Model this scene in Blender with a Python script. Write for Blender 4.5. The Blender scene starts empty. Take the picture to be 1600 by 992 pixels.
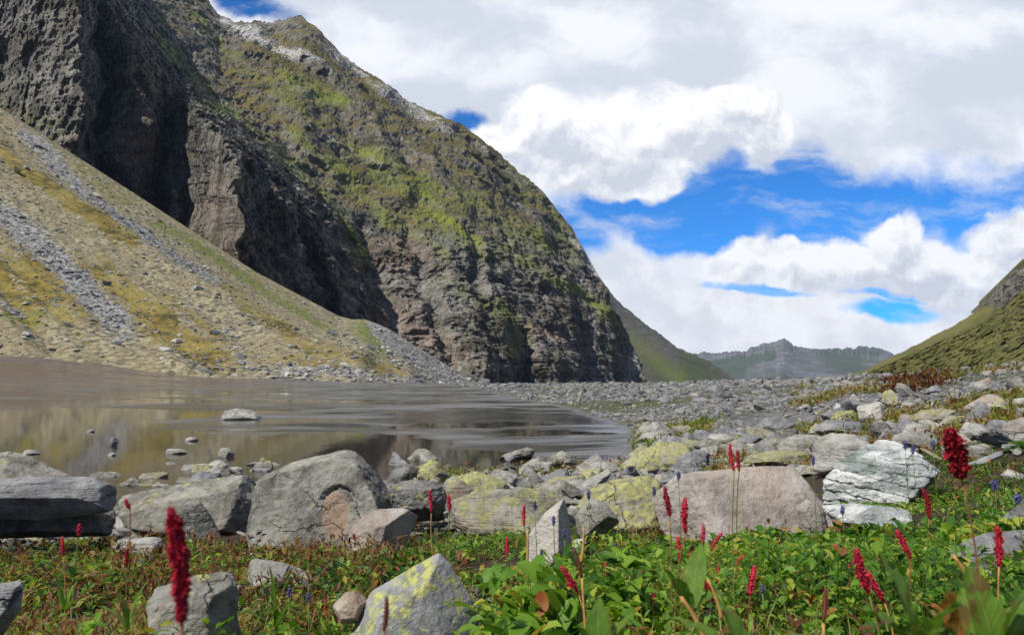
import bpy, math, random
import numpy as np
from mathutils import Vector
random.seed(7); rng = np.random.default_rng(7)
SC = bpy.context.scene; COL = SC.collection
# ------------------------------------------------------------------ camera
F, HOR, EYE = 1150.0, 585.0, 1.9
PITCH = math.atan((HOR - 496) / F)
cam = bpy.data.cameras.new('camera'); cam.lens = F / 1600 * 36; cam.sensor_width = 36
cam.clip_start = 0.05; cam.clip_end = 30000
cam.dof.use_dof = True; cam.dof.focus_distance = 3.5; cam.dof.aperture_fstop = 11
camo = bpy.data.objects.new('camera', cam); COL.objects.link(camo); SC.camera = camo
camo.location = (0, 0, EYE); camo.rotation_euler = (math.pi / 2 + PITCH, 0, 0)
# ------------------------------------------------------------------ light
SUN_EL, SUN_AZ = math.radians(50), math.radians(-133)
SC.view_settings.view_transform = 'Standard'; SC.view_settings.look = 'None'
SC.view_settings.exposure = 0.17; SC.view_settings.gamma = 1
sl = bpy.data.lights.new('sun', 'SUN'); sl.energy = 5.0; sl.angle = math.radians(0.55); sl.color = (1, .955, .88)
so = bpy.data.objects.new('sun', sl); COL.objects.link(so)
sd = Vector((math.sin(SUN_AZ) * math.cos(SUN_EL), math.cos(SUN_AZ) * math.cos(SUN_EL), math.sin(SUN_EL)))
so.rotation_euler = sd.to_track_quat('Z', 'Y').to_euler()

def ray(px, py):
    u = (np.asarray(px, float) - 800) / F; v = (496 - np.asarray(py, float)) / F
    c, s = math.cos(PITCH), math.sin(PITCH)
    y = c - v * s; z = s + v * c
    return u / y, z / y
def P(px, py, D):
    a, b = ray(px, py)
    return a * D, np.broadcast_to(D, np.shape(a * D)) + 0., EYE + b * D

# ------------------------------------------------------------------ node helper
class NT:
    def __init__(s, nt): s.nt = nt; s.L = nt.links
    def n(s, typ, **kw):
        o = s.nt.nodes.new('ShaderNode' + typ)
        for k, v in kw.items(): setattr(o, k, v)
        return o
    def set(s, sock, v):
        if v is None: return
        if hasattr(v, 'is_output'): s.L.new(v, sock)
        elif isinstance(v, (tuple, list)):
            d = len(sock.default_value); v = tuple(v)
            sock.default_value = v[:d] if len(v) >= d else v + (1.0,) * (d - len(v))
        else:
            try: sock.default_value = v
            except Exception: sock.default_value = (v,) * len(sock.default_value)
    def m(s, op, a, b=None, c=None, clamp=False):
        o = s.n('Math', operation=op, use_clamp=clamp)
        for i, v in enumerate((a, b, c)): s.set(o.inputs[i], v)
        return o.outputs[0]
    def vm(s, op, a, b=None, scale=None):
        o = s.n('VectorMath', operation=op); s.set(o.inputs[0], a)
        if b is not None: s.set(o.inputs[1], b)
        if scale is not None: s.set(o.inputs['Scale'], scale)
        return o.outputs['Value'] if op in ('LENGTH', 'DOT_PRODUCT') else o.outputs[0]
    def mix(s, f, a, b, mode='MIX'):
        o = s.n('Mix', data_type='RGBA', blend_type=mode); s.set(o.inputs[0], f); s.set(o.inputs[6], a); s.set(o.inputs[7], b)
        return o.outputs[2]
    def mr(s, v, a, b, c=0., d=1., smooth=True):
        o = s.n('MapRange', interpolation_type='SMOOTHSTEP' if smooth else 'LINEAR')
        for i, q in enumerate((v, a, b, c, d)): s.set(o.inputs[i], q)
        return o.outputs[0]
    def noise(s, vec, scale, detail=4, rough=.55, dist=0, lac=2.0):
        o = s.n('TexNoise'); s.set(o.inputs['Vector'], vec); o.inputs['Scale'].default_value = scale
        o.inputs['Detail'].default_value = detail; o.inputs['Roughness'].default_value = rough
        o.inputs['Distortion'].default_value = dist; o.inputs['Lacunarity'].default_value = lac
        return o.outputs['Fac'], o.outputs['Color']
    def vor(s, vec, scale, feature='F1', rand=1.):
        o = s.n('TexVoronoi', feature=feature); s.set(o.inputs['Vector'], vec); o.inputs['Scale'].default_value = scale
        o.inputs['Randomness'].default_value = rand
        return o.outputs['Distance'], (o.outputs['Color'] if feature != 'DISTANCE_TO_EDGE' else None)
    def mapping(s, vec, loc=(0, 0, 0), rot=(0, 0, 0), sc=(1, 1, 1), typ='POINT'):
        o = s.n('Mapping', vector_type=typ); s.set(o.inputs[0], vec)
        o.inputs[1].default_value = loc; o.inputs[2].default_value = rot; o.inputs[3].default_value = sc
        return o.outputs[0]
    def attr(s, name):
        o = s.n('Attribute', attribute_name=name); return o.outputs['Fac']
    def bump(s, h, strength=.5, dist=.1, normal=None):
        o = s.n('Bump'); s.set(o.inputs['Height'], h); o.inputs['Strength'].default_value = strength
        o.inputs['Distance'].default_value = dist
        if normal is not None: s.set(o.inputs['Normal'], normal)
        return o.outputs[0]
def new_mat(name):
    m = bpy.data.materials.new(name); m.use_nodes = True; nt = m.node_tree
    b = nt.nodes['Principled BSDF']; b.inputs['Specular IOR Level'].default_value = .25
    return m, NT(nt), b

# ------------------------------------------------------------------ sky with clouds
W = bpy.data.worlds.new('World'); SC.world = W; W.use_nodes = True
w = NT(W.node_tree); bg = W.node_tree.nodes['Background']; bg.inputs[1].default_value = .1
sky = w.n('TexSky', sky_type='NISHITA'); sky.sun_disc = False; sky.sun_elevation = SUN_EL; sky.sun_rotation = SUN_AZ
sky.air_density = 1.0; sky.dust_density = .3; sky.ozone_density = 2.5; sky.altitude = 3500
def blob_group(name, blobs, namp, nscale, detail=6):
    g = bpy.data.node_groups.new(name, 'ShaderNodeTree')
    g.interface.new_socket('V', in_out='INPUT', socket_type='NodeSocketVector')
    g.interface.new_socket('F', in_out='OUTPUT', socket_type='NodeSocketFloat')
    q = NT(g); gi = g.nodes.new('NodeGroupInput'); go = g.nodes.new('NodeGroupOutput')
    v = gi.outputs[0]; acc = None
    for (px, py, a, b, rot) in blobs:
        u0, v0 = ray(px, py)
        mp = q.mapping(v, (float(u0), float(v0), 0), (0, 0, math.radians(-rot)), (a / F, b / F, 1), 'TEXTURE')
        e = q.m('SUBTRACT', 1.0, q.vm('LENGTH', mp))
        acc = e if acc is None else q.m('SMOOTH_MAX', acc, e, .12)
    n1, _ = q.noise(v, nscale, detail, .56)
    n2, _ = q.vor(v, nscale * 1.3)
    r = q.m('ADD', acc, q.m('MULTIPLY', q.m('SUBTRACT', n1, .5), namp))
    r = q.m('ADD', r, q.m('MULTIPLY', q.m('SUBTRACT', .45, n2), namp * .34))
    g.links.new(r, go.inputs[0]); return g
tc = w.n('TexCoord'); D_ = tc.outputs['Generated']
sx = w.n('SeparateXYZ'); w.set(sx.inputs[0], D_)
yc = w.m('MAXIMUM', sx.outputs[1], .12)
cb = w.n('CombineXYZ'); w.set(cb.inputs[0], w.m('DIVIDE', sx.outputs[0], yc)); w.set(cb.inputs[1], w.m('DIVIDE', sx.outputs[2], yc))
UV = cb.outputs[0]
_, dn = w.noise(UV, 9, 5, .6)
UVd = w.vm('ADD', UV, w.vm('SCALE', w.vm('SUBTRACT', dn, (.5, .5, .5)), scale=.05))
UVs = w.mapping(UV, sc=(1, 2.6, 1))
def use(g, vec):
    o = w.n('Group'); o.node_tree = g; w.set(o.inputs[0], vec); return o.outputs[0]
win = blob_group('blue_windows', [(1000, 335, 190, 62, 8), (1170, 318, 240, 112, 0), (1350, 328, 330, 96, 4), (1560, 335, 260, 88, 2), (1800, 330, 300, 90, 0),
    (726, 182, 46, 24, 0), (385, 8, 95, 26, 10), (300, -40, 190, 60, 0), (1385, 490, 90, 20, 5), (1470, 466, 190, 11, 3), (1190, 456, 110, 9, 6),
    (890, 360, 100, 50, 25), (1050, 372, 170, 40, 8), (1230, 372, 60, 30, 0)], 1.5, 8., 9)
cum = blob_group('cumulus', [(850, 205, 120, 75, 0), (800, 215, 100, 45, 0), (960, 215, 170, 85, 0), (1080, 195, 150, 72, 0), (905, 262, 130, 58, 0), (985, 285, 80, 40, 0),
    (1190, 205, 60, 75, 0), (1140, 150, 60, 40, 0), (1165, 412, 78, 46, -12), (1222, 398, 30, 40, 20), (1300, 418, 100, 50, -10), (1398, 372, 50, 56, -40), (1420, 418, 160, 50, 0), (1575, 395, 110, 70, -10),
    (1500, 440, 190, 45, 0), (1680, 380, 160, 90, 0)], .95, 15, 9)
bank = blob_group('bank', [(1150, 505, 360, 95, 3), (980, 450, 150, 70, 25), (1400, 545, 300, 55, 0), (930, 440, 90, 60, 0)], .55, 10)
fw = use(win, UVd); fc = use(cum, UVd)
fcu = use(cum, w.vm('ADD', UVd, (-.012, .034, 0)))
fb = use(bank, w.vm('ADD', w.vm('MULTIPLY', UVd, (1, 1, 1)), (0, 0, 0)))
skyc = sky.outputs[0]
blue = w.mix(1., skyc, (.0, .84, 1.6, 1), 'MULTIPLY')
# thin cirrus over the blue
ci, _ = w.noise(w.mapping(UVd, rot=(0, 0, math.radians(12)), sc=(3, 11, 1)), 1.6, 7, .62)
blue = w.mix(w.mr(ci, .47, .74, 0, .8), blue, (7, 7.4, 8, 1))
# stratus sheet
s1, _ = w.noise(w.mapping(UVd, sc=(1, 1.8, 1)), 3.2, 5, .5)
s2, _ = w.noise(UVd, 9, 5, .55)
q1, _ = w.noise(w.mapping(w.vm('ADD', UVd, (.02, -.05, 0)), sc=(1, 1.8, 1)), 3.2, 5, .5)
sv = w.m('ADD', w.m('MULTIPLY', s1, .7), w.m('MULTIPLY', s2, .3)); sv = w.m('ADD', sv, w.m('MULTIPLY', w.m('SUBTRACT', s1, q1), .5))
strat = w.mix(w.mr(sv, .40, .62), (6.3, 6.7, 7.5, 1), (8.9, 9.1, 9.5, 1))
strat = w.mix(w.mr(use(bank, UVd), .0, .5), strat, w.mix(w.mr(s2, .38, .6), (7.2, 7.5, 8.0, 1), (9.4, 9.4, 9.5, 1)))
c0 = w.mix(w.mr(fw, -.08, .5), strat, blue)
shade = w.mr(fcu, .05, .75)
eA, _ = w.noise(UVd, 19, 7, .6); eB, _ = w.noise(w.vm('ADD', UVd, (.006, -.014, 0)), 19, 7, .6)
rel = w.m('MULTIPLY', w.m('SUBTRACT', eA, eB), 2.6)
eC, _ = w.noise(UVd, 6, 5, .6); eD, _ = w.noise(w.vm('ADD', UVd, (.015, -.035, 0)), 6, 5, .6)
rel = w.m('ADD', rel, w.m('MULTIPLY', w.m('SUBTRACT', eC, eD), 2.4))
shade = w.m('SUBTRACT', w.m('MULTIPLY', shade, .85), rel, clamp=True)
cumc = w.mix(shade, (10.2, 10.2, 10.1, 1), (6.2, 6.5, 7.2, 1))
front = w.mix(w.mr(fc, .0, .30), c0, cumc)
# rest of the dome: broken cloud
dnn, _ = w.noise(D_, 2.2, 6, .58)
back = w.mix(w.mr(dnn, .47, .58), w.mix(1., skyc, (.45, .8, 1.2, 1), 'MULTIPLY'), (2.2, 2.5, 3.0, 1))
mask = w.mr(sx.outputs[1], .2, .5)
fin = w.mix(mask, back, front)
fin = w.mix(w.mr(sx.outputs[2], -.06, -.01), (.9, .85, .75, 1), fin)
w.set(bg.inputs[0], fin)
W.cycles.sampling_method = 'MANUAL'; W.cycles.sample_map_resolution = 1024

# ------------------------------------------------------------------ numpy noise
def _h(ix, iy, iz, seed):
    h = (ix.astype(np.uint32) * np.uint32(374761393) + iy.astype(np.uint32) * np.uint32(668265263)
         + iz.astype(np.uint32) * np.uint32(2147483647) + np.uint32(seed * 974711 % 4294967295))
    h = (h ^ (h >> np.uint32(13))) * np.uint32(1274126177); h = h ^ (h >> np.uint32(16))
    return (h & np.uint32(0xffffff)).astype(np.float32) / 8388607.5 - 1
def vn(x, y, z, seed=0):
    x, y, z = np.broadcast_arrays(np.asarray(x, np.float64), y, z)
    fx, fy, fz = np.floor(x), np.floor(y), np.floor(z)
    ix, iy, iz = (q.astype(np.int64) & 0xffffffff for q in (fx, fy, fz))
    tx, ty, tz = ((t * t * (3 - 2 * t)).astype(np.float32) for t in (x - fx, y - fy, z - fz))
    jx, jy, jz = ((q + 1) & 0xffffffff for q in (ix, iy, iz))
    L = lambda a, b, t: a + (b - a) * t
    a = L(L(_h(ix, iy, iz, seed), _h(jx, iy, iz, seed), tx), L(_h(ix, jy, iz, seed), _h(jx, jy, iz, seed), tx), ty)
    b = L(L(_h(ix, iy, jz, seed), _h(jx, iy, jz, seed), tx), L(_h(ix, jy, jz, seed), _h(jx, jy, jz, seed), tx), ty)
    return L(a, b, tz)
def fbm(x, y, z, oct=5, seed=0, gain=.5, ridged=False):
    t = 0; a = 1.; n = 0.
    for i in range(oct):
        v = vn(x, y, z, seed + i * 17)
        t = t + a * (1 - 2 * np.abs(v) if ridged else v); n += a; a *= gain
        x = x * 2.03 + 11.3; y = y * 2.03 + 5.7; z = z * 2.03 + 3.1
    return t / n
def sstep(a, b, x):
    t = np.clip((x - a) / (b - a), 0, 1); return t * t * (3 - 2 * t)
def qz(v, k, lo=.3, hi=.7):
    a = v * k; f = np.floor(a); return (f + sstep(lo, hi, a - f)) / k
def interp(x, pts): 
    p = np.array(pts, float); return np.interp(x, p[:, 0], p[:, 1])

# ------------------------------------------------------------------ object helpers
def tag(o, label=None, cat=None, group=None, kind=None):
    if label: o['label'] = label
    if cat: o['category'] = cat
    if group: o['group'] = group
    if kind: o['kind'] = kind
    return o
def mesh_np(name, V, faces_by_n, mats=(), attrs=None, smooth=True, parent=None, mat_idx=None):
    """V (N,3); faces_by_n: list of int arrays (k, n)"""
    me = bpy.data.meshes.new(name); V = np.ascontiguousarray(V, np.float32)
    me.vertices.add(len(V)); me.vertices.foreach_set('co', V.ravel())
    loops = np.concatenate([f.ravel() for f in faces_by_n]).astype(np.int32)
    sizes = np.concatenate([np.full(len(f), f.shape[1], np.int32) for f in faces_by_n])
    me.loops.add(len(loops)); me.loops.foreach_set('vertex_index', loops)
    me.polygons.add(len(sizes)); me.polygons.foreach_set('loop_start', np.concatenate([[0], np.cumsum(sizes)[:-1]]).astype(np.int32))
    me.polygons.foreach_set('use_smooth', np.full(len(sizes), smooth))
    for m in mats: me.materials.append(m)
    if mat_idx is not None: me.polygons.foreach_set('material_index', mat_idx.astype(np.int32))
    for k, a in (attrs or {}).items():
        at = me.attributes.new(k, 'FLOAT', 'POINT'); at.data.foreach_set('value', np.ascontiguousarray(a, np.float32).ravel())
    me.update(calc_edges=True)
    o = bpy.data.objects.new(name, me); COL.objects.link(o)
    if parent: o.parent = parent
    return o
def grid(name, X, Y, Z, mats, attrs=None, kind=None, flip=False, smooth=True):
    n, m = X.shape; idx = np.arange(n * m).reshape(n, m)
    f = np.stack([idx[:-1, :-1], idx[:-1, 1:], idx[1:, 1:], idx[1:, :-1]], -1).reshape(-1, 4)
    if flip: f = f[:, ::-1]
    o = mesh_np(name, np.stack([X, Y, Z], -1).reshape(-1, 3), [f], mats, attrs, smooth)
    if kind: o['kind'] = kind
    return o
# ------------------------------------------------------------------ ground
RR = [.2, 1, 2, 3.5, 5, 8, 11, 13, 16, 20, 28, 40, 60, 90, 130, 160, 200, 300, 600, 1500, 9000]
PXC = [-1200, 0, 400, 620, 780, 1000, 1200, 1350, 1600, 2400]
ZT = np.array([
 # -1200    0     400    620    780   1000   1200   1350   1600   2400
 [1.55, 1.45, 1.45, 1.45, 1.45, 1.45, 1.45, 1.47, 1.50, 1.60],
 [1.50, 1.42, 1.42, 1.42, 1.42, 1.42, 1.43, 1.45, 1.48, 1.60],
 [1.35, 1.22, 1.20, 1.20, 1.22, 1.27, 1.32, 1.35, 1.40, 1.55],
 [1.20, 1.02, 1.00, 1.00, 1.02, 1.08, 1.15, 1.20, 1.30, 1.50],
 [1.00, .85, .80, .80, .84, .90, .98, 1.06, 1.28, 1.50],
 [.60, .45, .42, .42, .50, .66, .82, 1.05, 1.38, 1.60],
 [.25, .08, .08, .12, .24, .45, .74, 1.12, 1.46, 1.75],
 [.05, -.12, -.10, -.03, .06, .30, .72, 1.18, 1.52, 1.85],
 [-.1, -.20, -.07, -.05, -.02, .12, .72, 1.24, 1.62, 2.0],
 [-.15, -.12, -.02, -.0, .02, .08, .72, 1.32, 1.78, 2.3],
 [-.2, -.075, .01, .02, .03, .09, .72, 1.40, 2.02, 2.9],
 [-.2, -.045, .02, .035, .05, .16, .78, 1.46, 2.22, 3.4],
 [-.2, -.01, .03, .045, .06, .36, .88, 1.55, 2.42, 3.8],
 [.3, -.04, .03, .05, .14, .48, .98, 1.62, 2.50, 4.2],
 [5., .22, .22, .18, .2, .30, .80, 1.45, 2.2, 4.5],
 [9., 1.2, .9, .12, .0, .0, .5, 1.2, 1.8, 5],
 [14, 6.0, 1.2, -.6, -.9, -.9, -.4, .3, 1.0, 6],
 [14, 6.5, 0, -3, -3.4, -3.6, -3, -2, -1, 6],
 [10, 3, -6, -9, -9.5, -9.6, -9, -8, -6, 0],
 [0, -10, -20, -24, -25, -25, -25, -24, -20, -15],
 [-100, -150, -150, -150, -150, -150, -150, -150, -150, -120]])
def thpx(x, y):
    th = np.arctan2(x, y); return 800 + F * np.tan(np.clip(th, -1.05, 1.05))
LR = np.log(RR)
def zbase(x, y):
    r = np.maximum(np.hypot(x, y), .2); p = np.clip(thpx(x, y), PXC[0], PXC[-1])
    fi = np.interp(np.log(r), LR, np.arange(len(RR))); fj = np.interp(p, PXC, np.arange(len(PXC)))
    i = np.clip(np.floor(fi).astype(int), 0, len(RR) - 2); j = np.clip(np.floor(fj).astype(int), 0, len(PXC) - 2)
    a = fi - i; b = fj - j; a = a * a * (3 - 2 * a) * .5 + a * .5; b = b * b * (3 - 2 * b)
    return (ZT[i, j] * (1 - a) + ZT[i + 1, j] * a) * (1 - b) + (ZT[i, j + 1] * (1 - a) + ZT[i + 1, j + 1] * a) * b
def mudmask(x, y):
    r = np.hypot(x, y); p = thpx(x, y)
    rb = interp(p, [(-2000, 400), (500, 400), (620, 260), (700, 120), (780, 72), (850, 42), (930, 30), (1000, 23), (1040, 14), (1080, 8)])
    n = fbm(x * .12, y * .07, 0 * x, 4, 31)
    return sstep(1.12, .88, r / rb * (1 + .22 * n)) * sstep(11, 14, r + 1.5 * n)
def ground_z(x, y):
    x = np.asarray(x, float); y = np.asarray(y, float); r = np.hypot(x, y)
    z = zbase(x, y); mm = mudmask(x, y)
    near = sstep(13, 9, r)
    z = z + near * (.07 * fbm(x * .9, y * .9, 0 * x, 3, 3) * sstep(.8, 3, r) + .012 * fbm(x * 7, y * 7, 0 * x, 3, 4))
    amp = .075 * 1.9 * sstep(14, 24, r) * mm * sstep(320, 160, r)
    # braided bars on the mud flat
    u = x * .15 + y * .05; v = y * .12 - x * .03
    z = z + amp * (fbm(u, v, 0 * x, 4, 9, .55) * .9 + .3 * fbm(u * .6, v * 2.6, 0 * x, 3, 10) - 1.1 * np.clip(fbm(u * .7 + 4, v * 1.3, 0 * x, 4, 11, .5, True), 0, 1) ** 3 + .1)
    g = (1 - mm) * sstep(12, 20, r)
    z = z + g * (.10 * fbm(x * .35, y * .35, 0 * x, 4, 12) * np.clip(r / 40, .5, 1.2) + .05 * fbm(x * 1.7, y * 1.7, 0 * x, 3, 14)) * sstep(600, 200, r)
    return z
def hit(px, py, rmin=.6, rmax=400):
    """distance Y at which the line of sight through (px,py) meets the ground"""
    a, b = ray(px, py); Y = np.exp(np.linspace(math.log(rmin), math.log(rmax), 1400))
    g = ground_z(float(a) * Y, Y); zr = EYE + float(b) * Y
    k = np.nonzero(zr < g)[0]
    return float(Y[k[0]]) if len(k) else rmax
r1 = np.exp(np.arange(math.log(.25), math.log(20), .0095)); r2 = np.exp(np.arange(math.log(20), math.log(220), .0105))[1:]
r3 = np.exp(np.arange(math.log(220), math.log(7800), .05))[1:]
rs = np.concatenate([[.02, .1], r1, r2, r3])
pf = np.arctan((np.arange(-120, 1721, 1.6) - 800) / F)
th = np.concatenate([np.linspace(-math.pi, pf[0], 110)[:-1], pf, np.linspace(pf[-1], math.pi, 110)[1:]])
R_, T_ = np.meshgrid(rs, th, indexing='ij'); X = R_ * np.sin(T_); Y = R_ * np.cos(T_)
Z = ground_z(X, Y); mm = mudmask(X, Y); pp = thpx(X, Y)
Z[:, -1] = Z[:, 0]
Z = np.where(R_ > 1500, np.minimum(Z, -20), Z)
nz = fbm(X * .25, Y * .25, 0 * X, 4, 21)
veg = sstep(9.5, 7.0, R_ + 1.2 * nz) * (pp < 1100) + (pp >= 1100) * sstep(11, 8, R_ + 2 * nz)
heath = (pp > 1180) * sstep(.15, .35, fbm(X * .13, Y * .13, 0 * X, 4, 25) + .35 * sstep(1300, 1600, pp) - .12) * sstep(75, 50, R_ + 0 * X) * sstep(8, 10, R_)
heath = np.maximum(heath, 1. * sstep(.06, .2, fbm(X * .05, Y * .22, 0 * X, 4, 28)) * (pp > 780) * (1 - mm) * sstep(110, 70, R_) * sstep(16, 24, R_))
# small green lawn at the end of the mud
gl = np.exp(-((pp - 1045) / 55) ** 2 - ((R_ - 21) / 2.4) ** 2) * 1.6
heath = np.maximum(heath, np.clip(gl, 0, 1))
def ground_mat():
    m, q, b = new_mat('valley_ground')
    g = q.n('NewGeometry').outputs['Position']
    nf, _ = q.noise(g, 9, 5, .6); nl, _ = q.noise(g, .8, 5, .6); nx, _ = q.noise(g, .09, 4, .55)
    soil = q.mix(nf, (.020, .014, .009, 1), (.065, .045, .028, 1))
    d, vc = q.vor(g, 3.2); d2, vc2 = q.vor(g, 9)
    gs = q.n('SeparateColor'); q.set(gs.inputs[0], vc); gs2 = q.n('SeparateColor'); q.set(gs2.inputs[0], vc2)
    grav = q.mix(q.m('MULTIPLY', q.m('ADD', gs.outputs[0], gs2.outputs[1]), .5), (.045, .045, .047, 1), (.20, .20, .20, 1))
    grav = q.mix(q.mr(nx, .4, .7), grav, q.mix(.5, grav, (.17, .14, .10, 1)))
    wet_shade, _ = q.noise(q.mapping(g, sc=(.55, 1.3, 1)), .13, 7, .6, .8)  # wet film streaks on the mud only
    mud = q.mix(q.mr(wet_shade, .42, .56), (.045, .042, .040, 1), (.135, .13, .125, 1))
    wet2, _ = q.noise(q.mapping(g, rot=(0, 0, .12), sc=(.22, 1.5, 1)), .22, 6, .62, .5)
    mud = q.mix(q.mr(wet2, .50, .56, 0, .75), mud, (.04, .035, .03, 1))
    mud = q.mix(q.mr(nl, .45, .7, 0, .35), mud, (.07, .065, .06, 1))
    mud = q.mix(q.attr('brown'), mud, q.mix(nl, (.085, .062, .048, 1), (.135, .10, .08, 1)))
    moss = q.mix(nl, (.035, .045, .012, 1), (.11, .085, .03, 1))
    moss = q.mix(q.mr(nf, .4, .65), moss, (.05, .07, .015, 1))
    c = q.mix(q.attr('grav'), soil, grav); c = q.mix(q.attr('mud'), c, mud)
    mossf = q.m('MULTIPLY', q.attr('moss'), q.mr(nf, .3, .5))
    c = q.mix(mossf, c, moss)
    q.set(b.inputs['Base Color'], c)
    zz = q.n('SeparateXYZ'); q.set(zz.inputs[0], g)
    rough = q.mix(q.attr('mud'), (.9,) * 3 + (1,), q.mix(q.mr(zz.outputs[2], .005, .05), (.2,) * 3 + (1,), q.mix(q.m('MULTIPLY', q.mr(wet_shade, .42, .5), q.mr(wet2, .56, .50, 0, 1)) , (.10,) * 3 + (1,), (.62,) * 3 + (1,))))
    q.set(b.inputs['Roughness'], rough)
    hgt = q.m('ADD', q.m('MULTIPLY', nf, .5), q.m('MULTIPLY', d, -1.0))
    bst = q.n('Bump'); bst.inputs['Distance'].default_value = .08
    q.set(bst.inputs['Strength'], q.m('SUBTRACT', 1.0, q.m('MULTIPLY', q.attr('mud'), .93)))
    q.set(bst.inputs['Height'], hgt); q.set(b.inputs['Normal'], bst.outputs[0])
    q.set(b.inputs['Specular IOR Level'], q.m('ADD', .2, q.m('MULTIPLY', q.attr('mud'), .15)))
    return m
grv = sstep(8.5, 11, R_) * (pp < 1100) + (pp >= 1100) * sstep(11, 16, R_)
brown = np.clip(sstep(600, 250, pp + 60 * nz) * sstep(90, 150, R_), 0, 1)
gnd = grid('ground', X, Y, Z, [ground_mat()], {'mud': mm, 'grav': grv, 'moss': heath, 'brown': brown}, 'structure', flip=True)
del X, Y, Z, T_
# ------------------------------------------------------------------ water
def water_mat():
    m, q, b = new_mat('turbid_water')
    g = q.n('NewGeometry').outputs['Position']
    n, _ = q.noise(q.mapping(g, sc=(1, .5, 1)), 2.2, 3, .5); n2, _ = q.noise(g, .12, 3, .5)
    q.set(b.inputs['Base Color'], q.mix(n2, (.026, .021, .014, 1), (.045, .036, .025, 1)))
    b.inputs['Roughness'].default_value = .05; b.inputs['IOR'].default_value = 1.33; b.inputs['Specular IOR Level'].default_value = .5
    q.set(b.inputs['Normal'], q.bump(n, .05, .05)); return m
wx = np.linspace(-420, 62, 60); wy = np.linspace(8.5, 150, 40); WX, WY = np.meshgrid(wx, wy, indexing='ij')
grid('lake_water', WX, WY, 0 * WX, [water_mat()], None, 'structure', flip=True)

# ------------------------------------------------------------------ mountain materials
def mountain_mat(name, rockA, rockB, grassA, grassB, scale=1., red=None, bumpd=3., vs=.22):
    m, q, b = new_mat(name)
    ge = q.n('NewGeometry'); g = ge.outputs['Position']
    st = q.mapping(g, rot=(math.radians(14), math.radians(-8), 0), sc=(.25, .25, 2.6))
    n_st, _ = q.noise(st, .045 / scale, 8, .62, .3)
    n_v, _ = q.noise(q.mapping(g, sc=(1, 1, vs)), .10 / scale, 8, .64, .4)
    n_f, _ = q.noise(g, .5 / scale, 6, .65); n_m, _ = q.noise(g, .02 / scale, 5, .6)
    rk = q.mix(q.mr(q.m('ADD', q.m('MULTIPLY', n_v, .6), q.m('MULTIPLY', n_st, .4)), .36, .62), rockA, rockB)
    rk = q.mix(q.mr(n_f, .5, .78, 0, .45), rk, (.36, .34, .31, 1))
    if red: rk = q.mix(q.m('MULTIPLY', q.attr('red'), q.mr(n_st, .38, .56, .2, .9)), rk, red)
    rk = q.mix(q.m('MULTIPLY', q.mr(n_m, .45, .62), .55), rk, q.mix(n_v, (.05, .05, .022, 1), (.15, .115, .055, 1)))
    wet_shade = q.m('MULTIPLY', q.attr('wet_shade'), q.mr(n_v, .34, .55, 1., .35))
    rk = q.mix(wet_shade, rk, (.018, .018, .020, 1))  # wall shade put into the rock colour as near-black, along with wet rock
    rk = q.mix(q.m('MULTIPLY', q.attr('pale'), q.mr(n_f, .3, .6, .35, 1)), rk, (.62, .61, .58, 1))
    n_k, _ = q.noise(q.mapping(g, sc=(1, 1, min(1, vs * 1.6))), .16 / scale, 7, .68, .6)
    crk = q.mr(q.m('ABSOLUTE', q.m('SUBTRACT', n_k, .5)), .0, .035, .8, 0)
    rk = q.mix(crk, rk, (.02, .019, .017, 1))
    rk = q.mix(q.mr(n_k, .56, .68, 0, .5), rk, (.36, .345, .32, 1))
    gr = q.mix(q.mr(q.m('ADD', q.m('MULTIPLY', n_f, .5), q.m('MULTIPLY', n_m, .5)), .38, .6), grassA, grassB)
    gf = q.m('ADD', q.attr('grass'), q.m('MULTIPLY', q.m('SUBTRACT', q.m('ADD', n_f, n_v), 1.0), 1.0))
    c = q.mix(q.mr(gf, .42, .62), rk, gr)
    c = q.mix(q.m('MULTIPLY', q.attr('lush'), q.mr(n_f, .36, .56, .15, .95)), c, (.19, .225, .022, 1))
    q.set(b.inputs['Base Color'], c); b.inputs['Roughness'].default_value = .92
    h = q.m('ADD', q.m('MULTIPLY', n_v, 1.2), q.m('ADD', q.m('MULTIPLY', n_st, .45), q.m('MULTIPLY', n_f, .5)))
    q.set(b.inputs['Normal'], q.bump(h, 1., bumpd)); return m

def pl_dist(px, py, pts):
    """distance in px to a polyline and param"""
    best = np.full(px.shape, 1e9)
    for (x0, y0), (x1, y1) in zip(pts[:-1], pts[1:]):
        dx, dy = x1 - x0, y1 - y0; t = np.clip(((px - x0) * dx + (py - y0) * dy) / (dx * dx + dy * dy), 0, 1)
        best = np.minimum(best, np.hypot(px - x0 - t * dx, py - y0 - t * dy))
    return best
# ---- the great rock wall left of the valley
RIDGE = [(-700, -700), (-100, -420), (150, -190), (325, 0), (345, 26), (365, 34), (400, 34), (425, 36), (450, 28), (472, 26), (490, 40), (510, 60), (540, 88), (560, 104), (600, 128), (640, 160), (700, 185),
         (730, 200), (760, 222), (800, 258), (850, 300), (872, 332), (893, 357), (915, 395), (940, 440), (962, 490), (985, 540), (1000, 580), (1012, 612)]
FOOT = [(-700, 120), (0, 250), (200, 360), (400, 480), (540, 560), (620, 600), (760, 612), (1012, 614)]
FD = [(-700, 560), (-200, 480), (0, 430), (60, 412), (128, 402), (150, 440), (190, 452), (240, 468), (285, 486), (305, 440), (325, 385), (372, 362), (400, 385), (540, 452), (620, 455), (700, 470), (760, 500), (860, 640), (950, 790), (1012, 900)]
RD = [(-700, 1050), (0, 1000), (330, 1000), (470, 1010), (700, 960), (860, 960), (950, 960), (1012, 920)]
cols = np.concatenate([np.arange(-700, -60, 12), np.arange(-60, 1012.1, 1.25)]); nt_ = 640
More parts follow.
